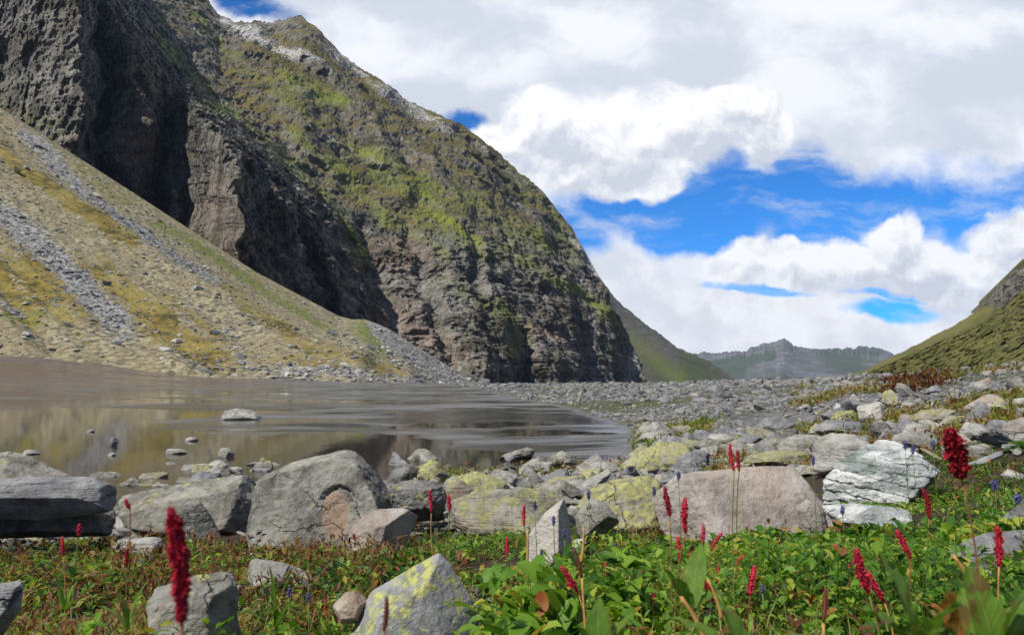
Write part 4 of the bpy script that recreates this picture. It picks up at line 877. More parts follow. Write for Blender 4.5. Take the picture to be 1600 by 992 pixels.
# angular rubble filling the bank between the named stones
px, gx, gy, r = sample_ground(5200, -60, 1330, 4.9, 14.5, 1.)
k = (fbm(gx * .5, gy * .5, 0 * gx, 3, 88) > -.25) & ((px > 560) | (r > 6.2) & (r < 13.2)); px, gx, gy, r = px[k], gx[k], gy[k], r[k]
scatter('rubble', np.stack([gx, gy, ground_z(gx, gy)], 1), np.minimum(.075 * np.exp(rng.normal(0, .65, len(r))), .26), [RM['light'], RM['grey'], RM['lichen2'], RM['slab']], 'angular broken rubble packed between the boulders of the bank', seed=14, sub=2)
# scree litter
ni, nj = SCX.shape; n = 42000
jj = (rng.random(n) ** .8 * (nj - 20)).astype(int); ii = rng.integers(60, ni, n)
w_ = .28 + .9 * SGREY[ii, jj] + .35 * fbm(SPX[ii, jj] * .02, SPY[ii, jj] * .02, 0, 3, 300); w_ += .35 * (jj < 90) * (SPX[ii, jj] > 300)
k = rng.random(n) < w_; ii, jj = ii[k], jj[k]
scatter('scree_stones', np.stack([SCX[ii, jj], SCY[ii, jj], SCZ[ii, jj]], 1), .38 * np.exp(rng.normal(-.1, .65, len(ii))), [flat_rock('scree_stone', (.16, .155, .145, 1), (.52, .50, .46, 1), 1.)] + FG[:1], 'pale loose stones littering the scree slope', seed=13)
# ------------------------------------------------------------------ plants
def leaves(b, az, el, L, Wd, curl, fold=.25, roll=None):
    n = len(b); ts = [0, .38, .72, 1.]; el = np.asarray(el)
    p = b.copy(); pts = [p]; hx, hy = np.cos(az), np.sin(az)
    for k in range(3):
        e = el - curl * (ts[k] + ts[k + 1]) / 2; dl = L * (ts[k + 1] - ts[k])
        p = p + np.stack([hx * np.cos(e), hy * np.cos(e), np.sin(e)], 1) * dl[:, None]; pts.append(p)
    ro = rng.normal(0, .35, n) if roll is None else roll
    side = np.stack([-hy * np.cos(ro), hx * np.cos(ro), np.sin(ro)], 1)
    w1 = (Wd * .5)[:, None] * side; w2 = (Wd * .40)[:, None] * side; up = np.zeros((n, 3)); up[:, 2] = 1
    f1 = (Wd * fold)[:, None] * up
    V = np.stack([pts[0], pts[1] - w1 + f1, pts[1], pts[1] + w1 + f1, pts[2] - w2 + f1, pts[2], pts[2] + w2 + f1, pts[3]], 1)
    base = (np.arange(n) * 8)[:, None]
    tri = np.concatenate([base + np.array(t) for t in ((0, 2, 1), (0, 3, 2), (4, 5, 7), (5, 6, 7))]); quad = np.concatenate([base + np.array(t) for t in ((1, 2, 5, 4), (2, 3, 6, 5))])
    return V.reshape(-1, 3), tri, quad
class Batch:
    def __init__(s): s.V = []; s.T = []; s.Q = []; s.A = []; s.n = 0
    def add(s, b, az, el, L, Wd, curl, tint, **k):
        V, t, q = leaves(b, az, el, L, Wd, curl, **k); s.V.append(V); s.T.append(t + s.n); s.Q.append(q + s.n); s.A.append(np.repeat(tint, 8)); s.n += len(V)
    def tube(s, P0, P1, r, tint):
        """straight thin three sided stems P0->P1"""
        n = len(P0); d = P1 - P0; d = d / (np.linalg.norm(d, axis=1)[:, None] + 1e-9); a = np.cross(d, [0.31, .9, .2]); a /= np.linalg.norm(a, axis=1)[:, None]; c = np.cross(d, a)
        rr = r[:, None]; ring = [a * rr * math.cos(t) + c * rr * math.sin(t) for t in (0, 2.094, 4.189)]
        V = np.stack([P0 + ring[0], P0 + ring[1], P0 + ring[2], P1 + ring[0] * .6, P1 + ring[1] * .6, P1 + ring[2] * .6], 1).reshape(-1, 3)
        base = (np.arange(n) * 6)[:, None]; q = np.concatenate([base + np.array(t) for t in ((0, 1, 4, 3), (1, 2, 5, 4), (2, 0, 3, 5))]) + s.n
        s.V.append(V); s.Q.append(q); s.A.append(np.repeat(tint, 6)); s.n += len(V)
    def build(s, name, mat, parent=None):
        fs = [np.concatenate(x) for x in (s.T, s.Q) if x]
        return mesh_np(name, np.concatenate(s.V), fs, [mat], {'tint': np.concatenate(s.A)}, True, parent)
def leaf_mat(name, stops, trans=.35, rough=.5, veins=False):
    m, q, b = new_mat(name); r = q.n('ValToRGB'); cr = r.color_ramp
    while len(cr.elements) < len(stops): cr.elements.new(.5)
    for e, (p, c) in zip(cr.elements, stops): e.position = p; e.color = c
    g = q.n('NewGeometry').outputs['Position']; n, _ = q.noise(g, 60, 3, .6)
    q.set(r.inputs[0], q.m('ADD', q.attr('tint'), q.m('MULTIPLY', q.m('SUBTRACT', n, .5), .16)))
    col = r.outputs[0]
    if veins:
        au = q.m('ABSOLUTE', q.attr('lu')); fr = q.m('FRACT', q.m('SUBTRACT', q.m('MULTIPLY', q.attr('lt'), 11.), q.m('MULTIPLY', au, 1.6)))
        vn_ = q.m('MAXIMUM', q.mr(au, .02, .07, 1, 0), q.mr(q.m('ABSOLUTE', q.m('SUBTRACT', fr, .5)), .0, .10, .7, 0))
        col = q.mix(vn_, col, q.mix(.5, col, (.32, .36, .12, 1)))
        nb, _ = q.noise(g, 35, 6, .7); col = q.mix(q.mr(q.m('ADD', nb, q.m('MULTIPLY', au, .10)), .60, .68, 0, .85), col, (.14, .07, .025, 1))
        col = q.mix(q.mr(nb, .35, .5, .55, 0), col, q.mix(.6, col, (.02, .05, .006, 1)))
        q.set(b.inputs['Normal'], q.bump(q.m('ADD', q.m('MULTIPLY', vn_, -.6), nb), .6, .002))
    q.set(b.inputs['Base Color'], col); b.inputs['Roughness'].default_value = rough; b.inputs['Specular IOR Level'].default_value = .25
    t = q.n('BsdfTranslucent'); q.set(t.inputs[0], q.mix(1., col, (1.5, 1.6, .8, 1), 'MULTIPLY'))
    ms = q.n('MixShader'); ms.inputs[0].default_value = trans; q.L.new(b.outputs[0], ms.inputs[1]); q.L.new(t.outputs[0], ms.inputs[2])
    out = [x for x in m.node_tree.nodes if x.type == 'OUTPUT_MATERIAL'][0]; q.L.new(ms.outputs[0], out.inputs[0]); return m
GREEN = leaf_mat('green_leaf', [(0, (.010, .030, .004, 1)), (.3, (.040, .105, .010, 1)), (.55, (.10, .215, .018, 1)), (.75, (.23, .34, .035, 1)), (.86, (.34, .32, .05, 1)), (1, (.26, .055, .02, 1))])
LEAF = leaf_mat('broad_leaf', [(0, (.010, .030, .004, 1)), (.3, (.030, .085, .008, 1)), (.55, (.060, .15, .014, 1)), (.75, (.13, .23, .025, 1)), (.86, (.26, .25, .04, 1)), (1, (.30, .10, .03, 1))], .35, .55, True)
RUSTY = leaf_mat('rusty_leaf', [(0, (.035, .012, .008, 1)), (.3, (.12, .035, .018, 1)), (.55, (.20, .09, .03, 1)), (.8, (.25, .20, .06, 1)), (1, (.13, .17, .03, 1))])
GRASS = leaf_mat('grass_blade', [(0, (.05, .08, .012, 1)), (.4, (.14, .17, .03, 1)), (.7, (.27, .24, .08, 1)), (1, (.24, .12, .05, 1))])
RK = np.array(ROCKS)
def free(x, y, g, m=0.):
    ok = np.ones(len(x), bool)
    for (rx, ry_, rr, top, hw, ht) in RK:
        if ry_ < 12: ok &= (((x - rx) / (hw * .9 + m)) ** 2 + ((y - ry_) / (ht * .9 + m)) ** 2) > 1
    return ok
def rlim(px): return interp(px, [(-300, 6.2), (180, 6.2), (400, 5.2), (600, 5.4), (700, 5.6), (900, 5.2), (1040, 5.0), (1280, 5.4), (1330, 6.0), (1480, 9.0), (1600, 12.0), (2000, 12)])
def clumps(n, ra=.62, xa=-600, xb=2500, pw=.85, lim=1.):
    n = int(n * 1.45)
    px = rng.uniform(xa, xb, n); rl = rlim(px) * lim; r = ra * (rl / ra) ** (rng.random(n) ** pw); a = (px - 800) / F; y = r / np.sqrt(1 + a * a); x = a * y
    ok = free(x, y, 0); px, x, y, r = px[ok], x[ok], y[ok], r[ok]
    # stony and bare soil patches stay open
    bare = .7 * fbm(x * 1.6, y * 1.6, 0 * x, 3, 400) + .55 * fbm(x * 5, y * 5, 0 * x, 2, 401) + .35 * np.exp(-((px - 720) / 110) ** 2) * (r > 1.7) * (r < 3.2)
    k = (bare < .10 + .3 * rng.random(len(x))) & ~((px > 500) & (px < 775) & (r < 1.62)) & ~((px > 215) & (px < 385) & (r < 1.5) & (rng.random(len(x)) < .8)) & ~((px >= 775) & (px < 980) & (r < 1.25) & (rng.random(len(x)) < .85)) & ~((px > 1470) & (r < 2.5) & (r > 1.3) & (rng.random(len(x)) < .6)); return px[k], x[k], y[k], r[k]
herb = Batch()
px, x, y, r = clumps(17000); g = ground_z(x, y); side = sstep(350, 1000, px)
n = len(x); hh = (.03 + .06 * rng.random(n)) * (.4 + 1.4 * sstep(-.35, .45, fbm(x * 2.6, y * 2.6, 0 * x, 3, 410))) * (.75 + .30 * side) * (1 + .6 * sstep(2.4, 1.1, r) - .5 * sstep(1.8, 4.2, r))
nl = rng.integers(6, 13, n); ci_ = np.repeat(np.arange(n), nl); N_ = len(ci_); fr = rng.random(N_); jit = rng.normal(0, .022, (N_, 2)) * (1 + r[ci_, None] * .15)
b = np.stack([x[ci_] + jit[:, 0], y[ci_] + jit[:, 1], g[ci_] + hh[ci_] * (.15 + .85 * fr)], 1)
L = rng.uniform(.009, .026, N_) * (1 + .13 * r[ci_]) * np.where(fbm(x * 1.3, y * 1.3, 0 * x, 2, 415) > .22 - .0 * x, 1.35 + .4 * side, .95)[ci_] * (1 + .2 * sstep(2.4, 1.2, r))[ci_]
patch = fbm(x * .9, y * .9, 0 * x, 3, 420)[ci_]
tint = np.clip(.30 + .20 * rng.normal(size=N_) + .36 * patch + .12 * side[ci_] + .10 * fr - .05, 0, .84); tint = np.where(rng.random(N_) < .05 + .10 * (1 - side[ci_]), rng.uniform(.82, 1, N_), tint)
herb.add(b, rng.uniform(0, 6.28, N_), rng.uniform(-.4, 1.1, N_), L, L * rng.uniform(.34, .62, N_), rng.uniform(.1, .9, N_), tint)
herb.tube(np.stack([x, y, g - .01], 1), np.stack([x + rng.normal(0, .01, n), y + rng.normal(0, .01, n), g + hh], 1), np.full(n, .0009), np.full(n, .5))
tag(herb.build('ground_herbs', GREEN), 'dense small-leaved green herbs covering the foreground ground', 'ground cover', kind='stuff')
# leafy sprigs standing above the carpet
sp_ = Batch(); sp2 = Batch()
for bt, cnt, t0, hmul in ((sp_, 1100, .62, 1.), (sp2, 420, .35, .9)):
    px, x, y, r = clumps(cnt, .75, pw=.9); n = len(x); g = ground_z(x, y); H = rng.uniform(.07, .16, n) * hmul * (1 - .55 * sstep(1.8, 4.2, r)); lean = rng.normal(0, .22, (n, 2))
    top = np.stack([x + lean[:, 0] * H, y + lean[:, 1] * H, g + H], 1); bot = np.stack([x, y, g - .01], 1); bt.tube(bot, top, np.full(n, .0013), np.full(n, t0))
    nl = rng.integers(9, 18, n); ci_ = np.repeat(np.arange(n), nl); N_ = len(ci_); fr = rng.uniform(.2, 1., N_)[:, None]
    b = bot[ci_] * (1 - fr) + top[ci_] * fr; L = rng.uniform(.018, .042, N_) * (1.25 - .5 * fr[:, 0])
    bt.add(b, rng.uniform(0, 6.28, N_), rng.uniform(.1, 1., N_), L, L * rng.uniform(.22, .42, N_), rng.uniform(.3, 1.1, N_), np.clip(rng.normal(t0, .12, N_), 0, 1))
tag(sp_.build('leafy_sprigs', GREEN), 'taller leafy green sprigs standing above the low herbs', 'ground cover', kind='stuff')
tag(sp2.build('russet_sprigs', RUSTY), 'taller russet sprigs among the green herbs', 'ground cover', kind='stuff')
# lance-leaved tufts
tuft = Batch(); px, x, y, r = clumps(4200, .6, pw=.95); n = len(x); nl = rng.integers(4, 9, n); ci_ = np.repeat(np.arange(n), nl); N_ = len(ci_)
b = np.stack([x[ci_], y[ci_], ground_z(x, y)[ci_]], 1) + rng.normal(0, .006, (N_, 3)); L = rng.uniform(.05, .11, N_) * (1 - .45 * sstep(2, 4, r))[ci_]
tint = np.clip(.58 + .12 * rng.normal(size=N_), 0, .84); tint = np.where(rng.random(N_) < .14, .95, tint)
tuft.add(b, rng.uniform(0, 6.28, N_), rng.uniform(.6, 1.4, N_), L, L * rng.uniform(.12, .24, N_), rng.uniform(.3, 1.3, N_), tint)
tag(tuft.build('leafy_tufts', GREEN), 'tufts of bright lance-shaped leaves scattered through the herbs', 'ground cover', kind='stuff')
# red-brown low shrubs and withered stems, stronger at left and round the rocks
ru = Batch(); px, x, y, r = clumps(7500, .7); wl_ = fbm(x * 1.1, y * 1.1, 0 * x, 3, 430) + .42 * sstep(800, 250, px) - .08 + .22 * np.exp(-((px - 480) / 130) ** 2)
k = wl_ > .08 * rng.random(len(x)) ; px, x, y, r = px[k], x[k], y[k], r[k]; n = len(x); nl = rng.integers(6, 14, n); ci_ = np.repeat(np.arange(n), nl); N_ = len(ci_); hh = rng.uniform(.04, .12, n)
fr = rng.random(N_); b = np.stack([x[ci_] + rng.normal(0, .018, N_), y[ci_] + rng.normal(0, .018, N_), ground_z(x, y)[ci_] + hh[ci_] * fr], 1); L = rng.uniform(.012, .035, N_) * (1 + .1 * r[ci_])
ru.add(b, rng.uniform(0, 6.28, N_), rng.uniform(.1, 1.4, N_), L, L * rng.uniform(.16, .4, N_), rng.uniform(.0, .8, N_), np.clip(rng.beta(2, 2, N_) + .25 * fbm(x, y, 0 * x, 2, 433)[ci_], 0, 1))
tag(ru.build('russet_herbs', RUSTY), 'low russet and red-brown autumn herbs between the green leaves', 'ground cover', kind='stuff')
gr = Batch(); px, x, y, r = clumps(4500, .7); n = len(x); nl = rng.integers(4, 10, n); ci_ = np.repeat(np.arange(n), nl); N_ = len(ci_)
b = np.stack([x[ci_], y[ci_], ground_z(x, y)[ci_]], 1) + rng.normal(0, .012, (N_, 3)) * [1, 1, 0]; L = rng.uniform(.06, .15, N_) * (1 - .4 * sstep(2, 4, r))[ci_]
gr.add(b, rng.uniform(0, 6.28, N_), rng.uniform(.8, 1.5, N_), L, .0022 + .0006 * r[ci_], rng.uniform(.2, 1.2, N_), np.clip(rng.normal(.45, .22, N_) + .25 * (px[ci_] < 600), 0, 1), fold=.1)
tag(gr.build('grass', GRASS), 'thin grass blades among herbs and stones', 'grass', kind='stuff')
# heather on the right slope and moss tufts between the shore stones
he = Batch()
def heather(n, xa, xb, ra, rb, f0, tn):
    px = rng.uniform(xa, xb, n); r = ra * (rb / ra) ** rng.random(n); a = (px - 800) / F; y = r / np.sqrt(1 + a * a); x = a * y
    k = (fbm(x * .22, y * .22, 0 * x, 3, 440) > f0) & free(x, y, 0); x, y, r = x[k], y[k], r[k]; n = len(x); nl = 9; ci_ = np.repeat(np.arange(n), nl); N_ = len(ci_)
    s = .016 + .0042 * r; b = np.stack([x[ci_], y[ci_], ground_z(x, y)[ci_]], 1) + rng.normal(0, 1, (N_, 3)) * (s[ci_] * 1.6)[:, None] * [1, 1, .4]
    L = s[ci_] * rng.uniform(.7, 1.5, N_)
    he.add(b, rng.uniform(0, 6.28, N_), rng.uniform(.2, 1.4, N_), L, L * .4, rng.uniform(0, .8, N_), np.clip(rng.normal(tn, .2, N_) + .5 * fbm(x * .5, y * .5, 0 * x, 2, 450)[ci_], 0, 1))
heather(11000, 1240, 2300, 8, 45, .10, .90); heather(1500, 640, 1200, 6, 15, .05, .85); heather(900, 1000, 1110, 18, 24, -1, .98)
heather(600, 1380, 1480, 22, 40, -1, .25)
tag(he.build('heather', RUSTY), 'low olive and rust heather between the stones of the slope', 'ground cover', kind='stuff')

# ---- single plants
def simple(name, c, rough=.6, trans=0.):
    m, q, b = new_mat(name); g = q.n('TexCoord').outputs['Object']; n, _ = q.noise(g, 90, 3, .6)
    q.set(b.inputs['Base Color'], q.mix(n, tuple(k * .55 for k in c[:3]) + (1,), tuple(min(1, k * 1.35) for k in c[:3]) + (1,))); b.inputs['Roughness'].default_value = rough; return m
M_RED = simple('crimson_floret', (.50, .028, .055)); M_RED2 = simple('dark_crimson_floret', (.30, .014, .024)); M_STEM = simple('reddish_stem', (.22, .10, .04)); M_STEMG = simple('olive_stem', (.14, .16, .04)); M_STRAW = simple('straw_stem', (.50, .25, .08))
M_VIO = simple('violet_petal', (.095, .10, .22)); M_BUD = simple('brown_bud', (.16, .05, .03))
def bez(p0, p1, p2, n):
    t = np.linspace(0, 1, n)[:, None]; return (1 - t) ** 2 * p0 + 2 * t * (1 - t) * p1 + t * t * p2
def tube_mesh(name, path, r0, r1, mat, parent, seg=7):
    n = len(path); d = np.gradient(path, axis=0); d /= np.linalg.norm(d, axis=1)[:, None]; a = np.cross(d, [.2, 1, .1]); a /= np.linalg.norm(a, axis=1)[:, None]; c = np.cross(d, a)
    rr = np.linspace(r0, r1, n); an = np.linspace(0, 2 * math.pi, seg, endpoint=False)
    V = path[:, None] + rr[:, None, None] * (a[:, None] * np.cos(an)[None, :, None] + c[:, None] * np.sin(an)[None, :, None])
    i = np.arange(n * seg).reshape(n, seg); j = np.roll(i, -1, 1); f = np.stack([i[:-1], j[:-1], j[1:], i[1:]], -1).reshape(-1, 4)
    caps = [i[0][::-1][None], i[-1][None]]
    return mesh_np(name, V.reshape(-1, 3), [f] + caps, [mat], parent=parent)
def spike_mesh(name, path, rad, nf, mat, parent, rg, petal=1., taper=True):
    """many small open florets set round a curved axis"""
    m = len(path); t = (np.arange(nf) + .5) / nf; ph = t * nf * 2.39996 + rg.normal(0, .25, nf)
    s = t * (m - 1); i0 = np.clip(s.astype(int), 0, m - 2); fr = (s - i0)[:, None]; c = path[i0] * (1 - fr) + path[i0 + 1] * fr
    d = path[-1] - path[0]; d /= np.linalg.norm(d); a = np.cross(d, [.1, 1, .2]); a /= np.linalg.norm(a); b = np.cross(d, a)
    prof = np.sin(np.clip(.10 + .86 * t, 0, 1) * math.pi) ** .45 if taper else np.ones(nf)
    prof = prof * (1 + .12 * np.sin(t * 23 + rg.uniform(0, 6))) * rg.uniform(.85, 1.12, nf)
    out = a[None] * np.cos(ph)[:, None] + b[None] * np.sin(ph)[:, None]; ax = out * .86 + d * .5; ax /= np.linalg.norm(ax, axis=1)[:, None]
    tip = c + out * (rad * prof)[:, None] + d * (rad * .35 * prof)[:, None]; base = c + out * (rad * .25 * prof)[:, None]
    u = np.cross(ax, d); u /= np.linalg.norm(u, axis=1)[:, None] + 1e-9; v = np.cross(ax, u); ps = (rad * .36 * petal * prof)[:, None]
    Vs = [base]; 
    for k in range(5):
        an = k * 1.2566 + rg.uniform(0, 6, nf); w = u * np.cos(an)[:, None] + v * np.sin(an)[:, None]; w2 = u * np.cos(an + .62)[:, None] + v * np.sin(an + .62)[:, None]; w3 = u * np.cos(an - .62)[:, None] + v * np.sin(an - .62)[:, None]
        Vs += [tip + w2 * ps * .75 - ax * ps * .35, tip + w * ps * 1.35 + ax * ps * .25, tip + w3 * ps * .75 - ax * ps * .35]
    V = np.stack(Vs, 1); nb = (np.arange(nf) * 16)[:, None]
    q = np.concatenate([nb + np.array((0, 1 + 3 * k, 2 + 3 * k, 3 + 3 * k)) for k in range(5)])
    V = V.reshape(-1, 3)
    # solid core so that the spike is not hollow
    n2 = len(path); an = np.linspace(0, 2 * math.pi, 8, endpoint=False); tt_ = np.linspace(0, 1, n2); pr = rad * .62 * np.sin(np.clip(.1 + .84 * tt_, 0, 1) * math.pi) ** .5
    C = path[:, None] + pr[:, None, None] * (a[None, None] * np.cos(an)[None, :, None] + b[None, None] * np.sin(an)[None, :, None]); i = np.arange(n2 * 8).reshape(n2, 8) + len(V); j = np.roll(i, -1, 1)
    f = np.stack([i[:-1], j[:-1], j[1:], i[1:]], -1).reshape(-1, 4)
    return mesh_np(name, np.concatenate([V, C.reshape(-1, 3)]), [q, f, i[0][::-1][None], i[-1][None]], [mat], parent=parent)
def empty(name, loc, label, cat, group=None):
    o = bpy.data.objects.new(name, None); COL.objects.link(o); o.location = loc; o.empty_display_size = .05; return tag(o, label, cat, group)
def one_leaf(name, base, az, el, L, Wd, curl, mat, parent, tint=.6):
    """broad leaf with midrib fold and wavy edge, 12 stations"""
    n = 24; t = np.linspace(0, 1, n); e = el - curl * t; ds = L / (n - 1); px_ = np.cumsum(np.cos(e)) * ds; pz = np.cumsum(np.sin(e)) * ds
    h = np.array([math.cos(az), math.sin(az), 0]); sd = np.array([-h[1], h[0], 0]); w_ = Wd * .5 * np.sin(np.clip(t * .97 + .03, 0, 1) ** .8 * math.pi) ** .8
    mid = np.array(base) + px_[:, None] * h + pz[:, None] * [0, 0, 1]; rows = []
    US = (-1, -.75, -.5, -.25, 0, .25, .5, .75, 1)
    for u in US:
        wv = Wd * (.07 * np.sin(t * 17 + u * 3 + az * 5) + .05 * np.sin(t * 31 + az * 9)) * abs(u)
        rows.append(mid + sd * (w_ * u)[:, None] + np.array([0, 0, 1]) * (w_ * abs(u) * .35 + wv)[:, None])
    V = np.stack(rows, 1).reshape(-1, 3); i = np.arange(n * 9).reshape(n, 9); f = np.stack([i[:-1, :-1], i[:-1, 1:], i[1:, 1:], i[1:, :-1]], -1).reshape(-1, 4)
    return mesh_np(name, V, [f], [LEAF], {'tint': np.full(len(V), tint), 'lu': np.tile(np.array(US), n), 'lt': np.repeat(t, 9)}, True, parent)
def red_flower(label, top, bot, D=None, width=None, stem_to=None, dark=False, group=None, straw=False, nleaf=2, stem=True):
    rg = np.random.default_rng(hash_(label + str(top)) % 99991); lp = math.hypot(top[0] - bot[0], top[1] - bot[1])
    if D is None: D = float(np.clip(62 / lp, .5, 3.2))
    T = np.array([float(q) for q in P(top[0], top[1], D)]); Bq = np.array([float(q) for q in P(bot[0], bot[1], D)])
    Ln = np.linalg.norm(T - Bq); rad = (width or lp * .22) * D / F * .5
    gx = Bq[0] + (Bq[0] - T[0]) * .6 + rg.normal(0, .01); 
    if stem_to: gx = float(P(stem_to[0], stem_to[1], D)[0])
    gy = D + rg.uniform(-.02, .03); gz = float(ground_z(gx, gy)); root = np.array([gx, gy, gz])
    e = empty('red_flower', root, label, 'flower', group)
    midp = (T + Bq) / 2 + rg.normal(0, .07, 3) * Ln
    nf = int(np.clip(lp * lp * .028, 34, 420))
    loc = lambda p: p - root
    spike_mesh('flower_spike', loc(bez(Bq, midp, T, 12)), rad, nf, M_RED2 if dark else M_RED, e, rg)
    ctrl = np.array([Bq[0] - (T[0] - Bq[0]) * .6 + rg.normal(0, .014), gy, (Bq[2] + gz) / 2]); sr = max(.0011, .75 * D / F)
    tube_mesh('stem', loc(bez(root - [0, 0, .02], ctrl, Bq, 12)), sr * 1.3, sr, M_STRAW if straw else (M_STEM if rg.random() < .6 else M_STEMG), e)
    for k in range(nleaf):
        tpos = rg.uniform(.05, .45); bp = bez(root, ctrl, Bq, 12)[int(tpos * 11)]
        one_leaf('leaf', loc(bp), rg.uniform(0, 6.28), rg.uniform(.6, 1.3), rg.uniform(.05, .085), rg.uniform(.012, .022), rg.uniform(.5, 1.3), GREEN, e, rg.uniform(.45, .72))
    return e
red_flower('tall hero red flower spike, much the largest, at the left front', (266, 794), (284, 972), D=.45, width=25, stem_to=(291, 1400), nleaf=1)
red_flower('thick dark red spike standing highest on a long bare stem at right', (1484, 672), (1503, 748), D=.95, width=28, stem_to=(1530, 960), dark=True)
FL = [('small red spike over dark greenery below the left slab, upper of two', (124, 818), (124, 838)), ('small red spike below the left slab, lower and left of two', (98, 837), (99, 867)), ('slim faded red spike left of the curled pale stone', (198, 857), (197, 884)),
 ('tiny red spike leaning on the left end of the granite boulder', (196, 779), (203, 795)), ('short red spike at the bottom edge right of the hero spike', (338, 966), (340, 998)), ('blurred short red spike near the bottom edge below the low slab', (508, 936), (512, 966)),
 ('crimson spike alone in front of the lichened slab', (820, 788), (819, 821)), ('rough crooked red spike before the pinkish boulder, left of three', (1038, 759), (1047, 806)), ('tall dense red spike at the left end of the pinkish boulder', (1071, 777), (1071, 832)),
 ('bright fat red spike in front of the pinkish boulder', (1099, 818), (1098, 854)), ('red spike leaning right beside the bright fat spike', (1129, 832), (1110, 859)), ('red spike in the cluster beneath the tall dense spike', (1082, 852), (1078, 898)),
 ('bent red spike hanging low in the right-centre cluster', (1094, 900), (1113, 940)), ('leaning thick red spike at the bottom centre, upper of the cluster', (876, 884), (903, 926)), ('leaning red spike at the bottom centre, lower left of the cluster', (874, 938), (888, 974)),
 ('upright red spike right of the bottom centre cluster', (945, 878), (950, 904)), ('slim red spike leaning left below the grey wedge stone', (979, 924), (974, 957)), ('slim upright red spike with thin stem below the lichen boulder', (1023, 914), (1024, 950)), ('short red spike right of the slim upright one', (1037, 936), (1036, 968)),
 ('faded red spike below the middle of the pinkish boulder', (1157, 869), (1152, 900)), ('ragged red spike below the split-off corner block', (1180, 882), (1172, 930)), ('short red spike near the bottom right of centre, left of a pair', (1195, 928), (1191, 952)), ('short red spike near the bottom, right of a pair', (1257, 924), (1257, 949)),
 ('tiny red spike between the low pair of spikes', (1231, 936), (1231, 954)), ('long red spike leaning right below the white veined rock, upper of three', (1338, 857), (1357, 926)), ('thick curved red spike in the right front cluster', (1357, 893), (1382, 940)), ('short red spike at the lower end of the right front cluster', (1386, 922), (1401, 953)),
 ('slim red spike against the right foot of the white veined rock', (1442, 764), (1452, 809)), ('thin red spike leaning left under the white veined rock', (1400, 828), (1423, 873)), ('upright red spike before the streaked boulder at the right edge', (1558, 822), (1561, 884)), ('small red and orange bud spike right of the leaning thin spike', (1437, 880), (1438, 908)),
 ('red spike of the far clump by the mud, left one', (1141, 692), (1147, 735)), ('red spike of the far clump by the mud, right one', (1153, 703), (1155, 736)), ('dull red spike before the dark brown stone, left one', (671, 765), (674, 800)), ('dull red spike before the dark brown stone, right one', (700, 772), (702, 798)),
 ('withered red spike in russet herbs left of the cream-white stone', (792, 838), (793, 868)), ('upright crimson spike rising from the middle of the bottom centre cluster', (889, 900), (893, 948)), ('small crimson spike low at the left of the bottom centre cluster', (868, 905), (870, 930)), ('crimson spike just left of the tall dense spike', (1058, 838), (1062, 880)), ('broad crimson spike low in the right-centre cluster, between the bent and the half hidden one', (1082, 902), (1086, 946)), ('short spike right of the bent one in the right-centre cluster', (1124, 880), (1120, 912)), ('crimson spike beside the long leaning one below the white veined rock', (1325, 880), (1332, 925)), ('tiny red spike in the herbs under the pinkish boulder at its right end', (1222, 872), (1221, 893)),
 ('dark red spike half hidden at the bottom of the right-centre cluster', (1066, 930), (1068, 962))]
for i, (lb, a_, b_) in enumerate(FL):
    lp = math.hypot(a_[0] - b_[0], a_[1] - b_[1]); Dd = None
    if a_[1] < 800 and lp < 40: Dd = 3.1 if a_[0] > 1100 or a_[0] < 760 else 2.3
    if lb.startswith('crimson'): Dd = 1.9
    red_flower(lb, a_, b_, D=Dd, dark=(i % 5 == 2), straw=(i % 4 == 1), nleaf=2 if a_[1] > 820 else 1, width=max(7, lp * .2))
def bud(label, top, bot, D, mat=None, straw=True):
    rg = np.random.default_rng(hash_(label) % 9999); T = np.array([float(q) for q in P(*top, D)]); Bq = np.array([float(q) for q in P(*bot, D)]); gx = Bq[0] + (Bq[0] - T[0]) * .5; gz = float(ground_z(gx, D)); root = np.array([gx, D, gz])
    e = empty('budding_stalk', root, label, 'plant'); tube_mesh('stem', bez(root, (root + Bq) / 2 + [.005, 0, 0], Bq, 10) - root, .0022, .0016, M_STRAW if straw else M_STEM, e)
    spike_mesh('bud_spike', bez(Bq, (T + Bq) / 2 + [.002, 0, 0], T, 10) - root, np.linalg.norm(T - Bq) * .11, 60, M_BUD, e, rg, petal=.6); return e
bud('closed brown-red bud on a straw stem below the grey wedge stone', (896, 856), (909, 902), 1.1); bud('thin brown bud stalk at the bottom between the two low clusters', (1290, 918), (1286, 972), .9); bud('brown bud stalk in front of the pointed lichen stone', (604, 932), (600, 985), .75, straw=False)
# dry straw stalks
def stalk(label, p0, p1, D, r=2.2, mat=None):
    A = np.array([float(q) for q in P(*p0, D)]); Bq = np.array([float(q) for q in P(*p1, D)]); o = tube_mesh('dry_stalk', bez(A, (A + Bq) / 2 + [.004, 0, 0], Bq, 8) - Bq, r * D / F * .6, r * D / F, mat or M_STRAW, None); o.location = Bq; return tag(o, label, 'stalk')
stalk('orange dry stalk slanting before the streaked boulder at right', (1490, 868), (1522, 925), .7, 4.); stalk('orange dry stalk in the cluster at the bottom right of centre', (1064, 932), (1102, 1000), .7, 4.); stalk('thin straw stalk right of the orange one', (1106, 905), (1128, 968), .8, 3.)
stalk('upright straw stalk under the grey wedge stone', (912, 823), (908, 880), 1.6, 2.6); stalk('straw stalk at the left of the cream-white stone', (824, 828), (822, 905), 1.7, 2.6)
